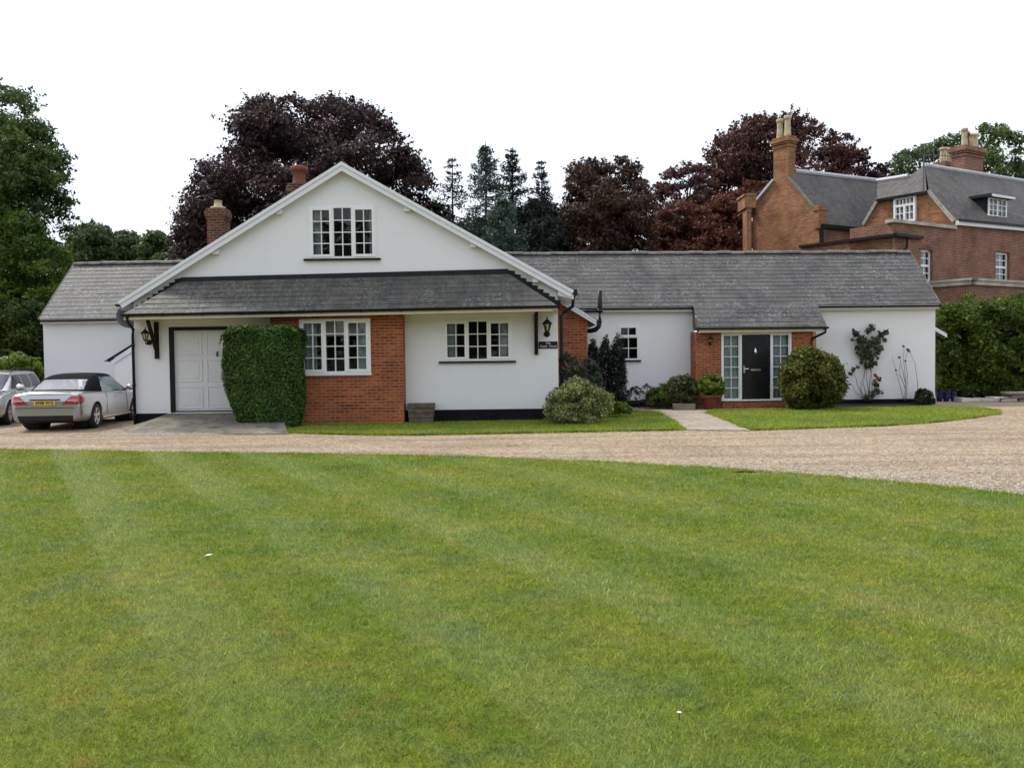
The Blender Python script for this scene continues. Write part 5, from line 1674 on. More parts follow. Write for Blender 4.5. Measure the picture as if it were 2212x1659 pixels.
def make_plant(name, label, cat, poly, Y, depth, cr, ncl, nleaf, lsize, mat, trunk=None, group=None, seed=1, aspect=.5, squash=.75, flat=None, up=.35, shell=.35,
               tr=.3, limbs=7, crown='crown', extra=None, core=None, trunk_z=0.0, trunk_top=.55, base=None):
    rng = np.random.default_rng(seed)
    cl = outline_clumps(poly, Y, depth, cr, ncl, rng)
    zz = [c[0][2] for c in cl]
    cen = np.mean([c[0] for c in cl], 0)
    bx = trunk if trunk is not None else sum(p[0] for p in poly) / len(poly)
    root = P(bx, 780, Y); root = Vector((root.x, Y, trunk_z)) if base is None else Vector(base)
    t = thing(name, label, cat, root, group)
    p, d = blob_points(cl, nleaf, rng, squash, shell)
    p = p[p[:, 2] > trunk_z + .01] if trunk_z is not None else p
    d = d[:len(p)]
    nr = d * .8 + rng.normal(size=p.shape) * .55 + np.array([0, 0, up])
    vv = leaf_verts(p - np.array(root), nr, lsize, rng, aspect, flat)
    np_mesh(crown, vv, 4, mat, t)
    if core is not None:
        b = MB(); core(b); b.build('inner_branches', core_mat(mat), t)
    # trunk and limbs
    b = MB()
    H_ = max(zz) - trunk_z
    top = Vector((cen[0] * .6 + root.x * .4, Y + (cen[1] - Y) * .5, trunk_z + H_ * trunk_top))
    k1 = root.lerp(top, .35) + V((tr * .4, 0, 0)); k2 = root.lerp(top, .7) + V((-tr * .3, 0, 0))
    b.tube([root - V((0, 0, .1)), root + V((0, 0, tr * .5)), k1, k2, top], [tr * 1.5, tr, tr * .85, tr * .65, tr * .3], 8)
    pick = rng.choice(len(cl), min(limbs, len(cl)), replace=False)
    for i in pick:
        c = Vector(cl[i][0])
        s = root.lerp(top, rng.uniform(.45, .95)); 
        mid_ = s.lerp(c, .5) + V((0, 0, (c - s).length * .12))
        b.tube([s, mid_, c], [tr * .42, tr * .26, tr * .07], 6, cap=False)
    b.build('trunk' if tr > .06 else 'stems', M_bark if tr > .06 else M_stem, t, smooth=True)
    return t
_cores = {}
def core_mat(mat):
    return M_wood_dark

# ---- big trees behind
make_plant('copper_beech', 'huge dark copper beech with domed crown behind the white gable', 'tree',
    [(372, 600), (366, 520), (378, 470), (390, 440), (398, 405), (430, 360), (455, 345), (480, 325), (497, 300), (492, 265), (500, 240), (520, 213), (560, 198), (600, 196), (640, 200), (665, 210), (700, 197), (735, 203), (770, 213), (800, 222), (835, 245), (850, 262), (868, 290), (890, 318), (915, 345), (935, 372), (940, 400), (930, 430), (935, 470), (950, 520), (950, 600)],
    44, 5.0, 1.05, 340, 150000, .16, M_copper, 690, 'copper beeches behind the houses', 11, tr=.55, limbs=14, aspect=.6, squash=.55, shell=.1)
make_plant('copper_beech', 'broad copper beech rising behind the manor chimney and roofs', 'tree',
    [(1400, 600), (1395, 520), (1430, 480), (1470, 460), (1500, 420), (1490, 385), (1530, 365), (1515, 325), (1545, 295), (1580, 270), (1620, 245), (1680, 238), (1735, 240), (1770, 258), (1800, 280), (1835, 285), (1850, 310), (1880, 340), (1892, 375), (1890, 600)],
    62, 5.5, 1.3, 220, 95000, .22, M_copper2, 1640, 'copper beeches behind the houses', 12, tr=.6, limbs=12, aspect=.6, squash=.55, shell=.1)
make_plant('red_leaved_tree', 'rusty red spreading tree drooping over the slate ridge beside the manor gable', 'tree',
    [(1375, 600), (1380, 520), (1395, 480), (1430, 450), (1480, 432), (1500, 452), (1560, 425), (1600, 400), (1640, 385), (1668, 395), (1672, 430), (1625, 470), (1610, 520), (1610, 600)],
    50, 2.5, .8, 130, 48000, .17, M_russet, 1510, None, 13, tr=.3, limbs=8, aspect=.55, squash=.5, shell=.1)
make_plant('red_leaved_tree', 'smaller maroon tree with sky gaps left of the manor chimney', 'tree',
    [(1405, 560), (1400, 470), (1410, 415), (1420, 380), (1445, 352), (1470, 365), (1500, 345), (1535, 350), (1560, 375), (1540, 420), (1530, 480), (1520, 560)],
    56, 2.6, .75, 50, 13000, .19, M_copper2, 1470, None, 14, tr=.28, limbs=9, aspect=.55, squash=.45, shell=.1)
make_plant('bronze_tree', 'bushy bronze tree standing between the tall firs and the rusty red tree', 'tree',
    [(1190, 600), (1205, 500), (1215, 430), (1222, 370), (1235, 345), (1270, 340), (1310, 342), (1350, 335), (1375, 345), (1395, 365), (1405, 395), (1415, 440), (1420, 600)],
    47, 3.0, .85, 130, 48000, .17, M_bronze, 1310, None, 15, tr=.35, limbs=10, aspect=.55, squash=.6, shell=.1)
make_plant('broadleaf_tree', 'tall green tree with ragged edge behind the left slate roof', 'tree',
    [(-330, 690), (-330, 300), (-200, 170), (-60, 150), (0, 185), (45, 180), (58, 205), (58, 230), (105, 255), (115, 290), (110, 315), (155, 300), (150, 335), (140, 345), (152, 385), (130, 410), (165, 440), (150, 462), (120, 470), (155, 495), (160, 525), (158, 560), (170, 600), (150, 640), (120, 690)],
    35, 3.2, .85, 260, 140000, .14, M_green, -70, 'broadleaf trees left of the house', 16, tr=.45, limbs=14, squash=.6, shell=.1)
make_plant('broadleaf_tree', 'low leafy yellow green bough in front of the tall left tree', 'tree',
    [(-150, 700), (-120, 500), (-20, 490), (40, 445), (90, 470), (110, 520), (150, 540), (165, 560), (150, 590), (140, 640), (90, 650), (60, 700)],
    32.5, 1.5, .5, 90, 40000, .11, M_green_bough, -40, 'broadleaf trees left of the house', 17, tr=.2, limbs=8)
for i, (poly, Y_, sd_, lab) in enumerate([
    ([(130, 620), (150, 500), (170, 482), (205, 478), (235, 490), (250, 520), (255, 620)], 62, 18, 'rounded pale green tree just right of the tall left tree'),
    ([(225, 620), (232, 520), (250, 500), (280, 495), (300, 510), (312, 540), (315, 620)], 66, 19, 'green tree in the middle of the far trees over the left roof'),
    ([(295, 620), (300, 525), (318, 500), (345, 497), (365, 512), (385, 540), (395, 620)], 60, 20, 'olive green far tree touching the copper beech edge'),
    ]):
    make_plant('far_tree', lab, 'tree', poly, Y_, 3, .75, 60, 20000, .24, M_green_far, None, 'far green trees over the left roof', sd_, tr=.3, limbs=6)
make_plant('broadleaf_tree', 'wide green tree behind the manor ridge left of the big chimney', 'tree',
    [(1890, 600), (1905, 420), (1915, 360), (1935, 330), (1975, 318), (2010, 300), (2045, 290), (2085, 284), (2110, 300), (2120, 360), (2130, 600)],
    70, 4, 1.1, 80, 32000, .25, M_green_far, 2010, 'green trees behind the manor', 21, tr=.4, limbs=8)
make_plant('broadleaf_tree', 'tall loose green tree right of the manor chimney pots', 'tree',
    [(2100, 600), (2105, 380), (2118, 330), (2115, 290), (2120, 265), (2150, 268), (2180, 266), (2198, 285), (2205, 320), (2215, 360), (2230, 600)],
    66, 3, .85, 45, 17000, .24, M_green, 2160, 'green trees behind the manor', 22, tr=.35, limbs=8)
make_plant('broadleaf_tree', 'dark leafy crown at the far right edge behind the manor ridge', 'tree',
    [(2190, 600), (2192, 375), (2205, 350), (2240, 330), (2330, 330), (2400, 400), (2400, 600)],
    72, 3, 1.0, 60, 9000, .36, M_green_dark, 2290, 'green trees behind the manor', 23, tr=.35, limbs=6)
make_plant('dark_yew', 'small dark purple crown between the right copper beech and green tree', 'tree',
    [(1870, 600), (1875, 390), (1890, 360), (1910, 350), (1925, 375), (1930, 600)], 64, 2, .6, 30, 5000, .3, M_copper, 1900, None, 24, tr=.2, limbs=5)

# ---- conifers
def conifer(px, ytop, ybase, Y, half, mat, label, seed, name='fir_tree', group='firs behind the gable', gap=.55, droop=.25, dens=1.0, lsize=.2, sparse_top=.3):
    rng = np.random.default_rng(seed)
    top, bot = P(px, ytop, Y), P(px, ybase, Y)
    base = Vector((top.x, Y, 0))
    t = thing(name, label, 'tree', base, group)
    b = MB()
    H_ = top.z
    b.tube([(base.x, Y, 0), (base.x, Y, H_ * .5), (base.x + .05, Y, H_)], [.16, .09, .015], 7)
    pts, nrs = [], []
    z = bot.z
    hb = half * Y / F
    while z < H_ - .1:
        f = (H_ - z) / (H_ - bot.z)
        L = hb * (f ** .85) * rng.uniform(.7, 1.3) + .15
        nb = int(rng.integers(4, 7))
        a0 = rng.uniform(0, 6.28)
        for k in range(nb):
            a = a0 + 6.283 * k / nb + rng.uniform(-.3, .3)
            l = L * rng.uniform(.55, 1.15)
            rise = rng.uniform(-.1, .25) if f < .35 else rng.uniform(-.35, .05) - droop * .3
            s = Vector((base.x, Y, z))
            e = s + Vector((math.cos(a) * l, math.sin(a) * l, l * rise))
            mid_ = s.lerp(e, .55) + V((0, 0, -l * droop * .35))
            e = e + V((0, 0, l * .10))
            b.tube([s, mid_, e], [.03 * (.4 + f), .02, .006], 4, cap=False)
            m = max(10, int(l * 100 * dens))
            for _ in range(m):
                q = rng.uniform(.18, 1) ** .8
                c = (s.lerp(mid_, q / .55) if q < .55 else mid_.lerp(e, (q - .55) / .45))
                off = rng.normal(size=3) * np.array([.11, .11, .07]) * (1.15 - q * .5) * (l + .35)
                off[2] -= abs(rng.normal()) * .12 * l
                pts.append(np.array(c) + off); nrs.append(rng.normal(size=3) * .6 + np.array([0, 0, .7]))
        z += gap * (.45 + .75 * f) * rng.uniform(.7, 1.2)
    pts = np.array(pts); nrs = np.array(nrs)
    np_mesh('crown', leaf_verts(pts - np.array(base), nrs, lsize, rng, .34), 4, mat, t)
    b.build('trunk', M_bark, t)
conifer(975, 340, 640, 42, 84, M_fir, 'thin see-through fir nearest the copper beech', 31, gap=.55, dens=.6, lsize=.15)
conifer(1047, 306, 660, 41, 98, M_spruce, 'tallest pale blue spruce with open whorled branches', 32, gap=.40, dens=1.0, lsize=.15)
conifer(1105, 318, 640, 44, 86, M_fir, 'dark narrow fir just right of the tall blue spruce', 33, gap=.36, dens=1.0, lsize=.15)
conifer(1168, 345, 660, 43, 88, M_fir, 'loose topped fir on the right end of the fir row', 34, gap=.46, dens=.8, lsize=.15)
conifer(1085, 425, 690, 38, 105, M_spruce, 'dense low blue green cedar in front of the fir row', 35, name='cedar_tree', gap=.22, dens=1.9, lsize=.14, droop=.45)
make_plant('evergreen_tree', 'black green evergreen mass between cedar and bronze tree', 'tree',
    [(1105, 620), (1115, 500), (1130, 450), (1150, 430), (1180, 430), (1205, 455), (1225, 500), (1235, 620)], 45, 2, .6, 60, 12000, .22, M_cypress, 1170, None, 36, tr=.25, limbs=5)
make_plant('evergreen_tree', 'dark bushy evergreen peeping over the right barge board', 'tree',
    [(885, 600), (900, 470), (920, 430), (945, 440), (965, 470), (1000, 490), (1030, 475), (1070, 500), (1085, 600)], 46, 2, .5, 70, 12000, .22, M_green_dark, 950, None, 37, tr=.25, limbs=5)

make_plant('evergreen_tree', 'dark green evergreen bank closing the gaps behind the fir row', 'tree',
    [(955, 620), (980, 525), (1015, 490), (1060, 470), (1110, 452), (1160, 432), (1205, 440), (1240, 465), (1250, 620)], 51, 2, .6, 90, 26000, .2, M_green_dark, 1100, None, 38, tr=.25, limbs=5)
# ---- background woodland that closes the view low down
rng = np.random.default_rng(40)
cl = []
for i in range(260):
    xx = rng.uniform(-75, 95); yy = rng.uniform(86, 100)
    cl.append((np.array([xx, yy, rng.uniform(0, 9)]), rng.uniform(1.5, 3)))
p, d = blob_points(cl, 30000, rng)
tag(np_mesh('woods', leaf_verts(p, d + rng.normal(size=p.shape) * .5, .8, rng, .6), 4, M_green_dark), 'dark belt of woodland far behind the houses', 'woods', kind='stuff')

# the wood on the far side of the lawn, behind the photographer: it stands in every window pane
cl = []
for i in range(420):
    xx = rng.uniform(-85, 85); yy = rng.uniform(-52, -40)
    cl.append((np.array([xx, yy, rng.uniform(0, 13 + 3 * math.sin(xx * .21))]), rng.uniform(1.6, 3.2)))
p, d = blob_points(cl, 46000, rng)
tag(np_mesh('woods', leaf_verts(p, d + rng.normal(size=p.shape) * .5, .9, rng, .6), 4, M_green_dark), 'wood on the far side of the lawn facing the house', 'woods', kind='stuff')

# ---- hedges
def hedge(label, poly, Y, depth, seed, nleaf, lsize, mat, cr=.45, name='hedge', group='tall hedges beside the house', ncl=220, core=None):
    return make_plant(name, label, 'hedge', poly, Y, depth, cr, ncl, nleaf, lsize, mat, None, group, seed, aspect=.38, tr=.12, limbs=4, flat=.35, squash=.7, core=core, crown='foliage', trunk_top=.5)
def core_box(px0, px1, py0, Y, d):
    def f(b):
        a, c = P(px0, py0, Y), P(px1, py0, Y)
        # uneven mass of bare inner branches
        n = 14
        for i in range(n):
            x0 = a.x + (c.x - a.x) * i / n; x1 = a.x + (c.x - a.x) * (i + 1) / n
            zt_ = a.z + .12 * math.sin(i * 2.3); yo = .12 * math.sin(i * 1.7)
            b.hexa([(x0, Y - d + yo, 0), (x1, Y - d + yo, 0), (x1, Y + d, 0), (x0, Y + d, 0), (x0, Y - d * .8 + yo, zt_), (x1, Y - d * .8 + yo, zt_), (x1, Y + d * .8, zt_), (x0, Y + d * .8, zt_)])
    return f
hedge('tall dark green hedge with sprouting top right of the porch wing', [(2012, 856), (2010, 700), (2022, 668), (2060, 655), (2078, 640), (2095, 655), (2130, 660), (2160, 640), (2212, 632), (2300, 645), (2420, 638), (2560, 650), (2580, 860)], 30.6, .9, 41, 130000, .12, M_hedge_light,
      ncl=300, core=core_box(2035, 2570, 690, 30.9, .45))
hedge('tall clipped dark hedge with flat top at the left edge', [(-120, 860), (-120, 652), (-20, 648), (40, 650), (95, 648), (112, 655), (112, 860)], 30.5, .8, 42, 46000, .12, M_hedge,
      core=core_box(-110, 105, 672, 30.8, .4))

# ---- shrubs
make_plant('shrub', 'bright green leafy shrub between the estate car and left hedge', 'shrub',
    [(-60, 880), (-60, 790), (-20, 780), (15, 768), (45, 756), (62, 775), (80, 768), (92, 785), (95, 810), (96, 880)], 27.6, .7, .28, 70, 9000, .14, M_green_bright, 20, None, 43, tr=.04, limbs=5)
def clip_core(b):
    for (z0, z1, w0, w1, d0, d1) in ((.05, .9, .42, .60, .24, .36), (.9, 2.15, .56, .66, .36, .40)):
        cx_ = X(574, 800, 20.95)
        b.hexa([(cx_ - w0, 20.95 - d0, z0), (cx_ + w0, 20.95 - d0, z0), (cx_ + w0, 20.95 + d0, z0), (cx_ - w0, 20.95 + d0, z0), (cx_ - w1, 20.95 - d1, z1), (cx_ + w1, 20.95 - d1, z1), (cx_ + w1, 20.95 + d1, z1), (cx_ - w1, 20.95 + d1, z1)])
# clipped bush: leaves set in a dense skin over a rounded block
def clipped_bush():
    rng = np.random.default_rng(44)
    Yc = 20.95
    base = Vector((X(574, 800, Yc), Yc, 0))
    t = thing('clipped_bush', 'square clipped green bush standing between the garage door and brick bay', 'bush', base)
    prof = [(0.0, -.56, .76), (.2, -.64, .81), (.5, -.77, .86), (.9, -.89, .89), (1.5, -.92, .90), (2.28, -.92, .89), (2.42, -.92, .89)]   # height, left, right from the axis
    zs_ = np.array([p[0] for p in prof]); ls = np.array([p[1] for p in prof]); rs = np.array([p[2] for p in prof])
    N_ = 60000
    pts, nr = [], []
    ztop = 2.36
    def bulge(a, z): return .05 * math.sin(a * 3.1 + z * 2.2) + .04 * math.sin(a * 7 + z * 5.1)
    for i in range(N_):
        if rng.uniform() < .2:      # top
            a, d = rng.uniform(-1, 1), rng.uniform(-1, 1)
            l, r = ls[-1], rs[-1]
            x = (l + r) / 2 + a * (r - l) / 2; y = d * .54
            z = ztop + .03 * math.sin(a * 6 + d * 3) + rng.normal() * .03 - .18 * (abs(a) ** 9 + abs(d) ** 9)
            n_ = np.array([0, 0, 1.0])
        else:
            z = rng.uniform(.02, ztop)
            l, r = np.interp(z, zs_, ls), np.interp(z, zs_, rs)
            dd = np.interp(z, [0, .6, 1.2, 2.3], [.38, .48, .55, .57])
            th = rng.uniform(0, 2 * math.pi)
            c, s = math.cos(th), math.sin(th)
            e = 5.0
            k = (abs(c) ** e + abs(s) ** e) ** (-1 / e)
            k *= 1 + bulge(th, z) * .6 - abs(rng.normal()) * .10
            top_r = 1 - .10 * max(0, (z - 2.08) / .28) ** 2.2
            x = (l + r) / 2 + c * k * (r - l) / 2 * top_r; y = s * k * dd * top_r
            n_ = np.array([c * abs(c) ** 2, s * abs(s) ** 2, .1])
        pts.append((x, y, z)); nr.append(n_ / np.linalg.norm(n_) + rng.normal(size=3) * .55)
    for i in range(70):                                 # shoots standing proud of the clipping
        x, y = rng.uniform(-.8, .76), rng.uniform(-.42, .42)
        for j in range(5):
            pts.append((x + rng.normal() * .01, y, ztop + .01 + j * .022)); nr.append(rng.normal(size=3))
    np_mesh('foliage', leaf_verts(np.array(pts), np.array(nr), .05, rng, .55), 4, M_box, t)
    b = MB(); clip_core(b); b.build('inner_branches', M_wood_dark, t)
clipped_bush()
make_plant('variegated_shrub', 'cream and green variegated shrub at the right corner of the gable wall', 'shrub',
    [(1180, 912), (1172, 885), (1178, 862), (1190, 840), (1215, 830), (1228, 818), (1240, 808), (1268, 822), (1290, 840), (1312, 842), (1326, 860), (1325, 885), (1310, 900), (1285, 915), (1235, 917)],
    20.9, .55, .2, 110, 17000, .062, M_varieg, 1245, None, 45, tr=.03, limbs=12, aspect=.4, shell=.05)
make_plant('flowering_shrub', 'loose dusky shrub with small purple flowers in the brick corner', 'shrub',
    [(1208, 870), (1206, 800), (1210, 760), (1225, 775), (1240, 768), (1255, 778), (1270, 768), (1285, 780), (1300, 795), (1305, 870)],
    22.6, .5, .2, 60, 6500, .07, M_rosy, 1250, None, 46, tr=.025, limbs=10, aspect=.4, shell=.15)
rng = np.random.default_rng(47)
cl = outline_clumps([(1222, 850), (1225, 790), (1260, 782), (1290, 775), (1312, 790), (1310, 850)], 22.4, .3, .12, 26, rng)
p, d = blob_points(cl, 300, rng)
fs = [o for o in bpy.data.objects if o.name == 'flowering_shrub'][0]
np_mesh('flowers', leaf_verts(p - np.array(fs.location), d, .034, rng, .8), 4, M_purple, fs)
for i, (x0, x1, y0, Y_, lab) in enumerate([
    (1268, 1293, 727, 24.9, 'short dark column conifer against the brick lean-to'),
    (1294, 1320, 722, 24.2, 'slim dark column conifer in the middle of the three'),
    (1317, 1352, 718, 24.0, 'widest dark column conifer overlapping the small window')]):
    m_ = (x0 + x1) / 2
    make_plant('column_conifer', lab, 'conifer', [(x0 + 2, 880), (x0, 830), (x0 - 1, 790), (x0 + 3, 755), (m_ - 5, y0 + 18), (m_, y0), (m_ + 5, y0 + 16), (x1 - 3, 755), (x1, 790), (x1 + 1, 835), (x1 - 3, 880)],
               Y_, .20, .15, 60, 11000, .06, M_cypress, m_, 'column conifers beside the small window', 50 + i, tr=.04, limbs=4, aspect=.35, up=.6, shell=.0, squash=1.5)
make_plant('ground_cover_plant', 'low bright green plant between variegated shrub and paved path', 'plant',
    [(1312, 893), (1316, 872), (1335, 866), (1352, 872), (1368, 884), (1366, 893)], 22.8, .3, .1, 26, 1800, .07, M_green_bright, 1338, None, 55, tr=.015, limbs=4, aspect=.6)
make_plant('small_shrub', 'thin silvery plant against the white wall left of the dark green shrub', 'shrub',
    [(1350, 872), (1352, 845), (1368, 832), (1385, 838), (1402, 828), (1412, 845), (1405, 872)], 26.4, .25, .12, 18, 900, .07, M_rosy, 1380, None, 56, tr=.012, limbs=9, aspect=.45, shell=.0)
make_plant('small_shrub', 'feathery dark green shrub beneath the white wall left of the trough', 'shrub',
    [(1392, 878), (1396, 850), (1408, 835), (1422, 838), (1436, 826), (1450, 840), (1452, 878)], 26.2, .35, .18, 46, 8000, .08, M_green, 1425, None, 57, tr=.015, limbs=6, aspect=.22, up=.1, shell=.0)
make_plant('small_shrub', 'bronze green rounded bush directly behind the stone trough', 'shrub',
    [(1440, 872), (1438, 840), (1440, 822), (1455, 812), (1472, 808), (1495, 810), (1508, 824), (1510, 850), (1506, 872)], 26.0, .4, .2, 60, 9000, .075, M_olive, 1474, None, 58, tr=.02, limbs=8, aspect=.4, shell=.0)
make_plant('round_bush', 'large round golden green bush right of the black front door', 'bush',
    [(1700, 882), (1686, 850), (1681, 815), (1690, 785), (1705, 765), (1722, 748), (1745, 742), (1770, 755), (1798, 762), (1818, 782), (1830, 815), (1830, 845), (1818, 870), (1795, 884), (1745, 887)],
    25.2, .95, .26, 200, 30000, .075, M_golden, 1758, None, 59, tr=.05, limbs=6, aspect=.5, shell=.15)
make_plant('small_shrub', 'small dark shrub at the right corner of the porch wing wall', 'shrub',
    [(1978, 872), (1976, 848), (1985, 838), (2000, 840), (2014, 845), (2018, 872)], 26.7, .3, .1, 28, 2400, .075, M_green_dark, 1998, None, 60, tr=.015, limbs=5, aspect=.4)

# stone trough and terracotta pot by the porch
a, c = P(1454, 870, 25.6), P(1500, 884, 25.6)
tr_ = thing('stone_trough', 'low weathered stone trough at the foot of the bronze green bush', 'trough', ((a.x + c.x) / 2, 25.6, .0))
w2 = (c.x - a.x) / 2; b = MB()
b.box(-w2, w2, -.15, -.09, 0, .2); b.box(-w2, w2, .09, .15, 0, .2); b.box(-w2, -w2 + .06, -.09, .09, 0, .2); b.box(w2 - .06, w2, -.09, .09, 0, .2)
b.build('trough', M_stone, tr_, local=True, bevel=.012)
b = MB(); b.box(-w2 + .06, w2 - .06, -.09, .09, 0, .16); b.build('soil', M_soil, tr_, local=True)
pc_ = P(1536, 880, 25.7)
pot = thing('terracotta_pot', 'large terracotta pot holding a bright leafy plant beside the porch', 'plant pot', (pc_.x, 25.7, 0.0))
b = MB(); b.lathe([(.19, .0), (.21, .02), (.285, .36), (.32, .37), (.325, .44), (.30, .44), (.28, .40), (.0, .38)], (0, 0, 0), 22, cap=False); b.build('pot', M_terracotta, pot, local=True, smooth=True)
b = MB(); b.lathe([(.28, .40), (.001, .42)], (0, 0, 0), 16, cap=False); b.build('soil', M_soil, pot, local=True)
make_plant('potted_plant', 'bright yellow green plant growing in the terracotta pot', 'plant',
    [(1508, 846), (1509, 820), (1520, 810), (1536, 805), (1554, 811), (1566, 826), (1566, 850), (1552, 858), (1520, 856)], 25.65, .3, .16, 46, 3600, .09, M_green_bright, 1536, None, 61, tr=.015, limbs=9, aspect=.45, trunk_z=.42, trunk_top=.8, shell=.0)

# climbing rose and bare stems on the porch wing wall
def wall_climber(name, label, cat, bx, stems, clumps, nleaf, mat, seed, flowers=(), lsize=.09):
    rng = np.random.default_rng(seed)
    Y_ = YW - .16
    base = Vector((X(bx, 860, Y_), Y_, 0))
    t = thing(name, label, cat, base)
    b = MB()
    for st in stems:
        pts = [P(x, y, Y_ + rng.uniform(-.08, .06)) for x, y in st]
        fine = []
        for i in range(len(pts) - 1):
            for j in range(3):
                fine.append(pts[i].lerp(pts[i + 1], j / 3) + V((rng.normal() * .012, 0, 0)))
        fine.append(pts[-1])
        r0_ = .0105 if len(st) > 2 else .007
        b.tube(fine, [r0_ * (1 - .75 * i / len(fine)) for i in range(len(fine))], 5)
    b.build('stems', M_stem, t)
    cl = [(np.array(P(x, y, Y_ - rng.uniform(0, .12))), r) for x, y, r in clumps]
    p, d = blob_points(cl, nleaf, rng, 1.0, .1)
    p[:, 1] = np.minimum(p[:, 1], YW - .02)
    np_mesh('leaves', leaf_verts(p - np.array(base), d * .4 + rng.normal(size=p.shape) * .6 + np.array([0, -.5, .2]), lsize, rng, .55), 4, mat, t)
    if flowers:
        ps_, ns_ = [], []
        for x, y, r in flowers:
            c = np.array(P(x, y, Y_ - .1))
            for _ in range(18):
                dd = rng.normal(size=3); dd /= np.linalg.norm(dd); ps_.append(c + dd * r * .7); ns_.append(dd)
        np_mesh('flowers', leaf_verts(np.array(ps_) - np.array(base), np.array(ns_), .07, rng, .8), 4, M_red, t)
    return t
cl_ = []
rng = random.Random(70)
for x, y, r in [(1850, 722, .12), (1862, 735, .16), (1872, 752, .17), (1884, 742, .15), (1895, 735, .14), (1876, 715, .10), (1884, 708, .11), (1905, 722, .13), (1914, 718, .08), (1868, 768, .16), (1884, 770, .16), (1898, 755, .15), (1856, 752, .10), (1876, 790, .12), (1890, 785, .10), (1862, 782, .07), (1842, 735, .06), (1845, 713, .06), (1910, 735, .09),
                (1842, 800, .06), (1852, 792, .07), (1838, 808, .05), (1890, 830, .10), (1896, 845, .10), (1884, 852, .12), (1900, 820, .07), (1872, 858, .10), (1845, 800, .05), (1908, 848, .04), (1836, 840, .03)]:
    cl_.append((x, y, r))
wall_climber('climbing_rose', 'climbing rose with dense dark head and a few red blooms on the white wall', 'rose', 1872,
    [[(1872, 866), (1866, 830), (1870, 790), (1866, 740)], [(1874, 866), (1880, 820), (1884, 780), (1892, 735)], [(1870, 866), (1858, 840), (1868, 800), (1876, 720)], [(1876, 866), (1888, 840), (1898, 815)], [(1868, 866), (1852, 830), (1845, 800)], [(1878, 866), (1872, 800), (1884, 760)], [(1882, 866), (1884, 830), (1880, 790)], [(1866, 864), (1848, 848), (1842, 830)], [(1880, 864), (1904, 846), (1910, 842)]],
    cl_, 2100, M_rosy, 71, [(1891, 811, .07), (1895, 816, .05), (1889, 822, .05)])
wall_climber('bare_rose_stems', 'sparse leggy rose stems on the white wall near its right corner', 'rose', 1955,
    [[(1956, 866), (1955, 820), (1953, 785), (1952, 748)], [(1954, 866), (1942, 830), (1935, 800), (1927, 770)], [(1957, 866), (1960, 810), (1956, 780), (1962, 755)], [(1985, 858), (1982, 820), (1976, 785), (1966, 758)], [(1955, 840), (1946, 812), (1942, 788)], [(1950, 820), (1938, 806)], [(1956, 826), (1948, 790), (1944, 770)]],
    [(1952, 748, .035), (1962, 757, .05), (1943, 772, .04), (1956, 780, .03), (1936, 800, .03)], 90, M_rosy, 72, lsize=.06)

# blue glazed pots and the low stone wall past the wing
for i, (x0, x1, lab) in enumerate(((2023, 2036, 'blue glazed pot touching the wing corner'), (2037, 2051, 'blue glazed pot in the middle of the dark blue row'), (2053, 2066, 'blue glazed pot nearest the stacked stone slabs'))):
    a, c = P(x0, 842, 28.4), P(x1, 862, 28.4)
    r = (c.x - a.x) / 2
    pt_ = thing('blue_pot', lab, 'plant pot', ((a.x + c.x) / 2, 28.4, 0), 'blue pots under the hedge')
    b = MB(); b.lathe([(r * .7, 0), (r * .95, .1), (r, .2), (r * .9, .28), (r * 1.02, .30), (r * .98, .32), (r * .8, .31), (r * .78, .26), (.0, .25)], (0, 0, 0), 16, cap=False)
    b.build('pot', M_bluepot, pt_, local=True, smooth=True)
    rng = np.random.default_rng(80 + i)
    pp_ = rng.normal(size=(70, 3)) * np.array([r * .5, r * .5, .04]) + np.array([0, 0, .33])
    np_mesh('plant', leaf_verts(pp_, rng.normal(size=pp_.shape) + np.array([0, 0, .5]), .07, rng, .5), 4, M_green_dark, pt_)
sw_o = P(2070, 862, 28.0)
wl = thing('low_stone_wall', 'low dry wall of rough stone slabs under the right hedge', 'wall', (sw_o.x, 28.0, 0))
rng = random.Random(90)
def rough_block(b, x0, x1, y0, y1, z0, z1, rng, j=.025):
    g = lambda: rng.uniform(-j, j)
    b.hexa([(x0 + g(), y0 + g(), z0), (x1 + g(), y0 + g(), z0), (x1 + g(), y1, z0), (x0 + g(), y1, z0), (x0 + g(), y0 + g(), z1 + g()), (x1 + g(), y0 + g(), z1 + g()), (x1 + g(), y1, z1 + g()), (x0 + g(), y1, z1 + g())])
xa = sw_o.x
spans = [(0.0, .62, .0, .13), (.64, 1.2, .0, .11), (1.22, 1.75, 0, .10), (1.0, 1.5, .11, .15),
         (1.55, 2.05, .10, .20), (1.8, 2.6, 0, .10), (2.1, 2.6, .10, .21), (2.62, 3.3, 0, .21), (3.34, 4.2, 0, .2), (4.25, 5.2, 0, .2), (5.25, 6.2, 0, .2),
         (1.5, 2.3, .22, .30), (2.32, 3.1, .23, .30), (3.15, 4.3, .22, .29), (4.35, 5.6, .22, .29)]
for s in spans:
    b = MB(); rough_block(b, xa + s[0], xa + s[1], 27.75, 28.3, s[2], s[3], rng)
    b.build('stone_slab', M_stone if rng.random() < .7 else M_cap, wl, bevel=.02)

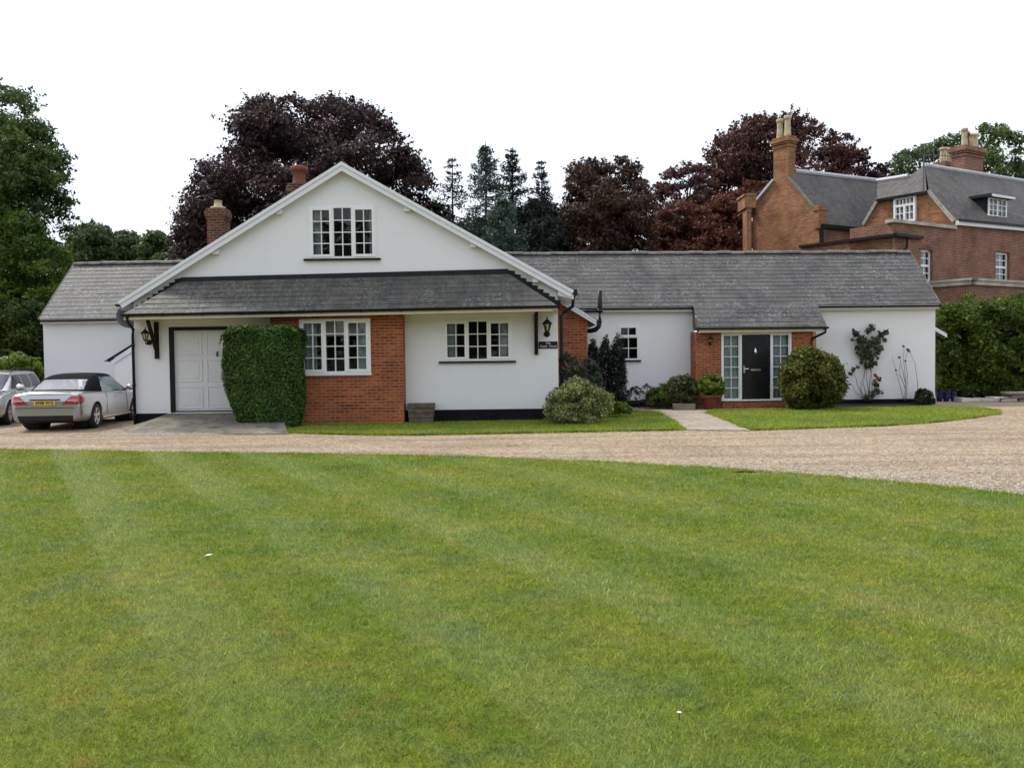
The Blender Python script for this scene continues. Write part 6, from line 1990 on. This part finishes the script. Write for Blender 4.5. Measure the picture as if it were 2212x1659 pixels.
# ================================================================== CARS
def paint_mat(name, col, metal=0.85, rough=0.28):
    m, t, o = newmat(name)
    k = NT(t)
    fl = k.noise(k.obj(), 900, 2)
    c = k.ramp(fl, [(0.3, tuple(x * .88 for x in col)), (0.7, tuple(min(1, x * 1.08) for x in col))])
    b = k.n('ShaderNodeBsdfPrincipled', Base__Color=c, Roughness=rough, Metallic=metal)
    b.inputs['Coat Weight'].default_value = 0.6
    b.inputs['Coat Roughness'].default_value = 0.05
    t.links.new(b.outputs[0], o.inputs[0]); return m
M_silver = paint_mat('silver_paint', (0.41, 0.41, 0.43))
M_silver2 = paint_mat('pale_silver_paint', (0.60, 0.61, 0.60))
M_softtop = plain('black_canvas', (0.010, 0.010, 0.011), 0.95, var=0.15, bump=0.3, bscale=300, spec=0.1)
M_tyre = plain('tyre_rubber', (0.014, 0.014, 0.015), 0.85, var=0.2)
M_alloy = plain('alloy_wheel', (0.50, 0.50, 0.51), 0.35, metal=0.9, var=0.05)
M_tail = plain('red_lens', (0.30, 0.010, 0.018), 0.12, var=0.15, coat=1.0)
M_tailclear = plain('pale_lens', (0.45, 0.20, 0.20), 0.15, var=0.1, coat=1.0)
M_headlamp = plain('headlamp_lens', (0.55, 0.56, 0.58), 0.1, var=0.1, coat=1.0)
M_plate_y = plain('yellow_plate', (0.62, 0.42, 0.03), 0.5, var=0.05)
M_plate_w = plain('white_plate', (0.72, 0.72, 0.70), 0.5, var=0.05)
M_under = plain('underbody', (0.010, 0.010, 0.011), 0.9, var=0.2)
M_seat = plain('dark_leather', (0.03, 0.03, 0.033), 0.6, var=0.15)

M_sideglass = glass_mat('tinted_car_glass', (0.20, 0.25, 0.26), 1.45)
M_rearglass = glass_mat('rear_car_glass', (0.5, 0.55, 0.55), 2.9)
def crom(ctrl, m):
    """Catmull-Rom resampling along axis 0"""
    c = np.asarray(ctrl, float)
    n = len(c)
    t = np.linspace(0, n - 1, m)
    i = np.minimum(t.astype(int), n - 2); f = (t - i)
    f = f.reshape((-1,) + (1,) * (c.ndim - 1))
    g = lambda k: c[np.clip(i + k, 0, n - 1)]
    p0, p1, p2, p3 = g(-1), g(0), g(1), g(2)
    return 0.5 * ((2 * p1) + (-p0 + p2) * f + (2 * p0 - 5 * p1 + 4 * p2 - p3) * f ** 2 + (-p0 + 3 * p1 - 3 * p2 + p3) * f ** 3)
def grid_mesh(name, gp, mask, mat, parent, smooth=True, flip=False, thick=0.0):
    m, n = gp.shape[:2]
    used = {}
    vs_, fs = [], []
    for i in range(m - 1):
        for j in range(n - 1):
            if mask is not None and not mask(i, j): continue
            q = []
            for a, c in ((i, j), (i, j + 1), (i + 1, j + 1), (i + 1, j)):
                if (a, c) not in used:
                    used[(a, c)] = len(vs_); vs_.append(tuple(gp[a, c]))
                q.append(used[(a, c)])
            fs.append(tuple(q[::-1] if flip else q))
    b = MB(); b.v, b.f = vs_, fs
    o = b.build(name, mat, parent, local=True, smooth=smooth)
    if thick:
        md = o.modifiers.new('solid', 'SOLIDIFY'); md.thickness = thick; md.offset = -1
    return o
def half_to_full(h):          # h: list of (y,z) from the sill up to the centre line -> both sides, left to right
    L = [(y, z) for y, z in h]
    R = [(-y, z) for y, z in h[::-1]][1:]
    return L + R
def wheel(car, x, y, r, side, spokes=5):
    t = thing('wheel', None, None, (x, y, r)); t.parent = car
    b = MB()
    w_ = .11
    prof = [(r * .66, -w_), (r * .9, -w_ * 1.02), (r * .985, -w_ * .7), (r, -w_ * .3), (r, w_ * .3), (r * .985, w_ * .7), (r * .9, w_ * 1.02), (r * .66, w_)]
    b.lathe(prof, (0, 0, 0), 32, axis='y', cap=False)
    b.build('tyre', M_tyre, t, local=True, smooth=True)
    b = MB()
    o_ = w_ * .8 * side
    b.lathe([(r * .69, -w_ * .9 * side), (r * .67, o_ * 1.15), (r * .60, o_ * 1.05), (r * .58, o_ * .2)], (0, 0, 0), 32, axis='y', cap=False)
    for k in range(spokes):
        a = 2 * math.pi * k / spokes + .3
        ca, sa_ = math.cos(a), math.sin(a)
        tn = (-sa_, ca)
        def pt(rr, ww, yy): return (ca * rr + tn[0] * ww, yy, sa_ * rr + tn[1] * ww)
        b.hexa([pt(.05, -.035, o_ * .5), pt(.05, .035, o_ * .5), pt(r * .62, .05, o_ * .6), pt(r * .62, -.05, o_ * .6),
                pt(.05, -.03, o_ * .95), pt(.05, .03, o_ * .95), pt(r * .62, .042, o_ * 1.08), pt(r * .62, -.042, o_ * 1.08)])
    b.lathe([(.07, o_ * .4), (.065, o_ * 1.0), (.02, o_ * 1.08)], (0, 0, 0), 14, axis='y')
    b.build('rim', M_alloy, t, local=True)
    b = MB(); b.lathe([(r * .6, -w_ * .5 * side), (r * .6, o_ * .1)], (0, 0, 0), 20, axis='y'); b.build('brake_disc', M_under, t, local=True)
    return t

def car(name, label, loc, heading, stations, cabin, paint, wheels, regions, tails, plate, estate=False):
    t = thing(name, label, 'car', loc, None, math.atan2(heading[1], heading[0]))
    t.scale = (.96, .96, .96)
    ctrl = np.array([[(x, y, z) for y, z in half_to_full(h)] for x, h in stations])
    gp = crom(ctrl, 130)
    gp = crom(gp.transpose(1, 0, 2), 66).transpose(1, 0, 2)
    ax, r = wheels
    def ok(i, j):
        c = (gp[i, j] + gp[i + 1, j + 1]) / 2
        if abs(c[1]) < .35: return True
        for xa in ax:
            if math.hypot(c[0] - xa, c[2] - r) < r + .045: return False
        return True
    body = grid_mesh('body', gp, ok, paint, t)
    # closing ends
    for end in (gp[0], gp[-1][::-1]):
        b = MB(); b.poly([tuple(p) for p in end]); b.build('bumper', paint, t, local=True)
    # wheel-arch lips and dark arches
    for xa in ax:
        for sd in (1, -1):
            b = MB()
            pts = []
            for k in range(15):
                a = math.pi * (-0.02 + 1.04 * k / 14)
                px_, pz_ = xa + math.cos(a) * (r + .05), r + math.sin(a) * (r + .05)
                col = np.argmin(np.abs(gp[:, 0, 0] - px_))
                half = gp[col, :33] if sd > 0 else gp[col, 33:]
                jj = np.argmin(np.abs(half[:, 2] - pz_) + (np.abs(half[:, 1]) < .5) * 9)
                pts.append((px_, half[jj, 1] - sd * .004, pz_))
            b.tube(pts, .014, 6)
            b.build('arch_lip', paint, t, local=True, smooth=True)
            b = MB(); b.lathe([(r + .06, -.30 * sd), (r + .06, .02 * sd)], (xa, sd * .72, r), 24, axis='y', cap=False); b.lathe([(r + .06, -.30 * sd), (.0, -.30 * sd)], (xa, sd * .72, r), 24, axis='y', cap=False)
            b.build('wheel_arch', M_under, t, local=True)
            wheel(t, xa, sd * .765, r, sd)
    b = MB(); b.box(ax[0] - .35, ax[1] + .35, -.62, .62, .17, .30); b.box(ax[0] - .7, ax[0] + .2, -.55, .55, .22, .4); b.build('underbody', M_under, t, local=True)
    # cabin
    cc = np.array([[(x, y, z) for y, z in half_to_full(h)] for x, h in cabin])
    cg = crom(cc, 100); cg = crom(cg.transpose(1, 0, 2), 60).transpose(1, 0, 2)
    def reg(i, j):
        p = (cg[i, j] + cg[i + 1, j + 1]) / 2
        s = i / 99.0; q = j / 59.0
        for nm, f in regions:
            if f(p, s, q): return nm
        return None
    lab = {}
    for i in range(99):
        for j in range(59): lab[(i, j)] = reg(i, j)
    for nm, mt in (('roof', paint if estate else M_softtop), ('rear_window', M_rearglass), ('side_window', M_sideglass), ('windscreen', M_carglass), ('pillar', paint if estate else M_softtop)):
        if nm == 'side_window':
            for sd in (1, -1):
                grid_mesh(nm, cg, lambda i, j: lab[(i, j)] == nm and (cg[i, j][1] > 0) == (sd > 0), mt, t)
        elif any(v_ == nm for v_ in lab.values()):
            o = grid_mesh('soft_top' if nm == 'roof' and not estate else nm, cg, lambda i, j: lab[(i, j)] == nm, mt, t)
    return t, gp, cg

def skin_patch(name, gp, rows, mat, parent, off=0.006):
    """a lens laid on the body skin: rows of (list of (x,y,z) seeds) snapped to the nearest skin point and lifted"""
    flat = gp.reshape(-1, 3)
    cen = flat.mean(0)
    vs_ = []
    for rw in rows:
        for p in rw:
            p = np.array(p, float)
            q = flat[np.argmin(((flat - p) ** 2).sum(1))]
            d = q - np.array([cen[0] + (q[0] - cen[0]) * .6, 0, q[2]])
            d /= np.linalg.norm(d) + 1e-9
            vs_.append(tuple(q + d * off))
    n = len(rows[0])
    fs = [(i * n + j, i * n + j + 1, (i + 1) * n + j + 1, (i + 1) * n + j) for i in range(len(rows) - 1) for j in range(n - 1)]
    b = MB(); b.v, b.f = vs_, fs
    return b.build(name, mat, parent, local=True, smooth=True)

# half sections (y,z) from the sill centre up and over to the centre line
def sec(w_, zb, zm, zs, crown=.025, tuck=.86, sh=.94):
    return [(0, zb), (w_ * tuck * .6, zb), (w_ * tuck, zb + .01), (w_ * .965, zb + .10), (w_, zm), (w_ * .985, (zm + zs) / 2 + .03), (w_ * sh, zs - .035), (w_ * sh * .9, zs), (w_ * .5, zs + crown * .8), (0, zs + crown)]
conv_st = [(-2.315, sec(.70, .42, .55, .74, .01, .9, .9)), (-2.30, sec(.745, .33, .56, .80, .015)), (-2.27, sec(.79, .27, .58, .87, .03)), (-2.20, sec(.83, .24, .58, .925, .04)), (-2.0, sec(.855, .22, .58, .955, .035)), (-1.7, sec(.868, .20, .58, .955)),
           (-1.35, sec(.872, .19, .58, .95)), (-.8, sec(.872, .18, .58, .935)), (0, sec(.872, .18, .57, .92)), (.7, sec(.87, .18, .56, .905)), (1.1, sec(.865, .18, .55, .875, .04)), (1.5, sec(.855, .19, .52, .81, .05)), (1.9, sec(.82, .20, .48, .73, .06)),
           (2.15, sec(.75, .22, .45, .65, .06)), (2.28, sec(.64, .26, .42, .57, .04)), (2.33, sec(.5, .33, .42, .5, .01))]
def cab(wb, zb, wt, zt, wm=None):
    wm = wm or wb * .55 + wt * .45
    return [(wb, zb), (wb * .985, zb + (zt - zb) * .22), (wm + .01, zb + (zt - zb) * .58), (wt + .015, zb + (zt - zb) * .86), (wt - .05, zb + (zt - zb) * .955), (wt * .55, zt - .012 * (zt - zb)), (0, zt)]
conv_cab = [(-1.62, cab(.70, .925, .60, .955)), (-1.50, cab(.72, .92, .62, 1.03)), (-1.25, cab(.755, .915, .62, 1.17)), (-1.0, cab(.775, .91, .60, 1.285)), (-.72, cab(.785, .91, .585, 1.365)), (-.3, cab(.79, .905, .57, 1.405)), (.1, cab(.79, .90, .56, 1.405)),
            (.42, cab(.79, .895, .56, 1.36)), (.7, cab(.785, .89, .57, 1.22)), (1.0, cab(.775, .885, .60, 1.04)), (1.2, cab(.75, .87, .62, .91))]
def rg_conv():
    def rear(p, s, q): return -1.54 < p[0] < -1.06 and abs(p[1]) < .54 + (p[0] + 1.06) * -.16 and p[2] > .96
    def side(p, s, q):
        zc = .925
        if not (zc < p[2]): return False
        if abs(p[1]) < .60: return False
        if p[0] < -.78 or p[0] > .88: return False
        top = 1.30 if p[0] < .35 else 1.30 - (p[0] - .35) * .70
        if p[0] < -.55: top = 1.30 - (-.55 - p[0]) * .9
        return p[2] < top
    def wind(p, s, q): return p[0] > .46 and abs(p[1]) < .62
    def pil(p, s, q): return p[0] > .30
    return [('rear_window', rear), ('side_window', side), ('windscreen', wind), ('pillar', pil), ('roof', lambda *a: True)]
hd = Vector((-.075, .997, 0)).normalized()
cv, gp, cg = car('convertible_car', 'silver convertible with black soft top and yellow rear plate parked beside the house', (-11.17, 22.90, 0), hd, conv_st, conv_cab, M_silver, ((-1.36, 1.36), .325), rg_conv(), None, None)
# lamps: lenses lifted off the body skin, found by looking in at it from outside
from mathutils.bvhtree import BVHTree
def lens(name, gp, cx, zs, a0, a1, mat, parent, n=14, m=9, off=.008, sd=1):
    vs_ = [tuple(p) for p in gp.reshape(-1, 3)]
    nn = gp.shape[1]
    fs = [(i * nn + j, i * nn + j + 1, (i + 1) * nn + j + 1, (i + 1) * nn + j) for i in range(gp.shape[0] - 1) for j in range(nn - 1)]
    fs += [tuple(range(nn)), tuple((gp.shape[0] - 1) * nn + k for k in range(nn))]
    tree = BVHTree.FromPolygons(vs_, fs)
    b = MB()
    grid = []
    for r in range(m):
        t_ = r / (m - 1)
        z = zs[0] + (zs[1] - zs[0]) * t_
        lo, hi = np.interp(t_, [q[0] for q in a0], [q[1] for q in a0]), np.interp(t_, [q[0] for q in a1], [q[1] for q in a1])
        row = []
        for k in range(n):
            th = math.radians(lo + (hi - lo) * k / (n - 1))
            d = Vector((math.cos(th), math.sin(th) * sd, 0))
            hit = tree.ray_cast(Vector((cx, 0, z)) + d * 4, -d)
            p = hit[0] if hit[0] is not None else Vector((cx, 0, z)) + d
            row.append(p + d * off)
        grid.append(row)
    for row in grid: b.v += [tuple(p) for p in row]
    b.f = [(r * n + k, r * n + k + 1, (r + 1) * n + k + 1, (r + 1) * n + k) for r in range(m - 1) for k in range(n - 1)]
    if sd < 0: b.f = [f[::-1] for f in b.f]
    o = b.build(name, mat, parent, local=True, smooth=True)
    return o
for sd in (1, -1):
    tl = lens('tail_lamp', gp, -1.55, (.665, .875), [(0, 180 - 27), (.55, 180 - 34), (1, 180 - 40)], [(0, 180 - 50), (.25, 180 - 58), (.7, 180 - 60), (1, 180 - 52)], M_tail, cv, sd=sd)
    lens('reversing_lamp', gp, -1.55, (.745, .79), [(0, 180 - 34), (1, 180 - 35.5)], [(0, 180 - 46), (1, 180 - 46)], M_tailclear, tl, off=.012, sd=sd, n=6, m=3)
b = MB(); b.box(-2.345, -2.322, -.26, .26, .655, .765); pl = b.build('number_plate', M_plate_y, cv, local=True, bevel=.004)
text_mesh('AF08 WYJ', .10, M_black, 'lettering', pl, (-2.3465, 0, .71), (math.pi / 2, 0, -math.pi / 2), bold=0.002)
b = MB(); b.box(-2.335, -2.315, -.36, .36, .775, .80); b.build('boot_handle', M_under, cv, local=True)
b = MB(); b.hexa([(-2.335, -.62, .27), (-2.335, .62, .27), (-2.1, .68, .20), (-2.1, -.68, .20), (-2.325, -.66, .40), (-2.325, .66, .40), (-2.1, .72, .40), (-2.1, -.72, .40)]); b.build('diffuser', M_under, cv, local=True, bevel=.02)
b = MB(); b.tube([(-2.26, -.60, .962), (-2.285, -.3, .972), (-2.29, 0, .975), (-2.285, .3, .972), (-2.26, .60, .962)], .018, 6); b.build('spoiler_lip', M_silver, cv, local=True, smooth=True)
b = MB(); b.tube([(-2.338, -.70, .585), (-2.345, 0, .585), (-2.338, .70, .585)], .006, 5); b.build('bumper_seam', M_under, cv, local=True)
for sd in (1, -1):
    b = MB(); b.lathe([(.02, -.12), (.075, -.08), (.085, 0), (.07, .07), (.03, .09)], (.72, sd * .98, .98), 12, axis='y'); b.bar((.72, sd * .86, .94), (.72, sd * .95, .96), .06, .05); b.build('wing_mirror', M_silver, cv, local=True, smooth=True)
    b = MB(); b.box(-.10, .10, sd * .882 - .012, sd * .882 + .012, .76, .785); b.build('door_handle', M_silver, cv, local=True, bevel=.006)
    b = MB(); b.tube([(.78, sd * .868, .30), (.80, sd * .876, .55), (.76, sd * .862, .84), (.74, sd * .82, .885)], .005, 4); b.tube([(-.62, sd * .872, .32), (-.68, sd * .878, .55), (-.66, sd * .862, .84), (-.64, sd * .82, .90)], .005, 4); b.build('door_seam', M_under, cv, local=True)
    b = MB(); b.bar((-1.0, sd * .868, .27), (1.0, sd * .868, .27), .03, .05); b.build('sill_trim', M_silver, cv, local=True)
for y in (.38, -.38):
    b = MB(); b.hexa([(-.55, y - .24, .5), (-.35, y - .24, .5), (-.35, y + .24, .5), (-.55, y + .24, .5), (-.72, y - .2, 1.05), (-.6, y - .2, 1.05), (-.6, y + .2, 1.05), (-.72, y + .2, 1.05)]); b.box(-.74, -.62, y - .12, y + .12, 1.07, 1.22); b.build('seat', M_seat, cv, local=True, bevel=.03)
b = MB(); b.box(-1.5, .9, -.72, .72, .5, .86); b.build('cabin_floor', M_seat, cv, local=True)

# ---- estate car, mostly out of the picture on the left
est_st = [(-2.36, sec(.72, .40, .56, .90, .01, .9, .9)), (-2.34, sec(.77, .32, .57, .93, .01)), (-2.28, sec(.83, .26, .58, .94)), (-2.1, sec(.865, .22, .58, .945)), (-1.7, sec(.88, .2, .58, .945)), (-1.35, sec(.885, .19, .58, .945)), (0, sec(.885, .19, .58, .94)), (.7, sec(.88, .19, .57, .935)), (1.05, sec(.875, .19, .56, .92, .05)),
          (1.5, sec(.865, .2, .55, .87, .07)), (1.9, sec(.84, .21, .52, .80, .08)), (2.15, sec(.78, .23, .50, .73, .07)), (2.30, sec(.67, .27, .47, .65, .05)), (2.36, sec(.52, .34, .46, .57, .01))]
est_cab = [(-2.30, cab(.75, .93, .70, .98)), (-2.22, cab(.77, .93, .66, 1.2)), (-2.08, cab(.79, .93, .64, 1.40)), (-1.8, cab(.80, .93, .63, 1.445)), (-1.2, cab(.805, .93, .62, 1.47)), (-.5, cab(.81, .93, .61, 1.48)), (.0, cab(.81, .93, .60, 1.475)), (.35, cab(.805, .93, .60, 1.43)), (.65, cab(.80, .925, .61, 1.28)), (1.0, cab(.785, .92, .64, 1.07)), (1.22, cab(.76, .91, .66, .94))]
def rg_est():
    def side(p, s, q):
        if p[2] < .965 or abs(p[1]) < .64: return False
        top = 1.36
        if p[0] > .3: top = 1.36 - (p[0] - .3) * .62
        if p[0] < -1.85: top = 1.36 - (-1.85 - p[0]) * .5
        if p[2] > top: return False
        for a, c in ((-2.0, -1.12), (-1.06, -.22), (-.16, .92)):
            if a < p[0] < c: return True
        return False
    def wind(p, s, q): return .42 < p[0] and abs(p[1]) < .64 and p[2] > .95
    def rear(p, s, q): return p[0] < -2.12 and abs(p[1]) < .58 and p[2] > .98
    return [('side_window', side), ('windscreen', wind), ('rear_window', rear), ('roof', lambda p, s, q: abs(p[1]) < .66 and p[2] > 1.36), ('pillar', lambda *a: True)]
he = Vector((.25, -.968, 0)).normalized()
ev, gp2, cg2 = car('estate_car', 'pale silver estate car with roof rails cut off by the left edge', (-14.35, 24.19, 0), he, est_st, est_cab, M_silver2, ((-1.37, 1.37), .325), rg_est(), None, None, True)
for sd in (1, -1):
    b = MB(); b.tube([(-1.9, sd * .60, 1.44), (-1.85, sd * .60, 1.50), (-.2, sd * .585, 1.535), (.1, sd * .58, 1.50), (.14, sd * .58, 1.46)], .018, 6); b.tube([(-.9, sd * .59, 1.45), (-.9, sd * .59, 1.52)], .02, 6); b.build('roof_rail', M_black, ev, local=True, smooth=True)
    lens('headlamp', gp2, 1.5, (.55, .70), [(0, 26), (1, 30)], [(0, 52), (.5, 62), (1, 60)], M_headlamp, ev, sd=sd)
    b = MB(); b.lathe([(.02, -.13), (.085, -.09), (.095, 0), (.08, .07), (.03, .10)], (.78, sd * .99, 1.0), 12, axis='y'); b.bar((.78, sd * .86, .96), (.78, sd * .96, .98), .06, .05); b.build('wing_mirror', M_silver2, ev, local=True, smooth=True)
    b = MB()
    for xx in (.82, -.22, -1.2): b.tube([(xx, sd * .880, .32), (xx + .02, sd * .890, .57), (xx, sd * .875, .84), (xx, sd * .84, .93)], .005, 4)
    b.build('door_seam', M_under, ev, local=True)
    for xx in (-.05, -1.05):
        b = MB(); b.box(xx - .1, xx + .1, sd * .89 - .012, sd * .89 + .012, .78, .805); b.build('door_handle', M_silver2, ev, local=True, bevel=.006)
b = MB(); b.box(2.345, 2.368, -.36, .36, .50, .62); b.build('grille', M_under, ev, local=True)
b = MB(); b.box(2.37, 2.385, -.26, .26, .36, .47); b.build('number_plate', M_plate_w, ev, local=True)
b = MB(); b.box(-2.1, .95, -.74, .74, .5, .88); b.build('cabin_floor', M_seat, ev, local=True)
for y in (.38, -.38):
    b = MB(); b.box(-.3, -.15, y - .24, y + .24, .6, 1.12); b.box(-.28, -.18, y - .12, y + .12, 1.13, 1.27); b.build('seat', M_seat, ev, local=True, bevel=.03)
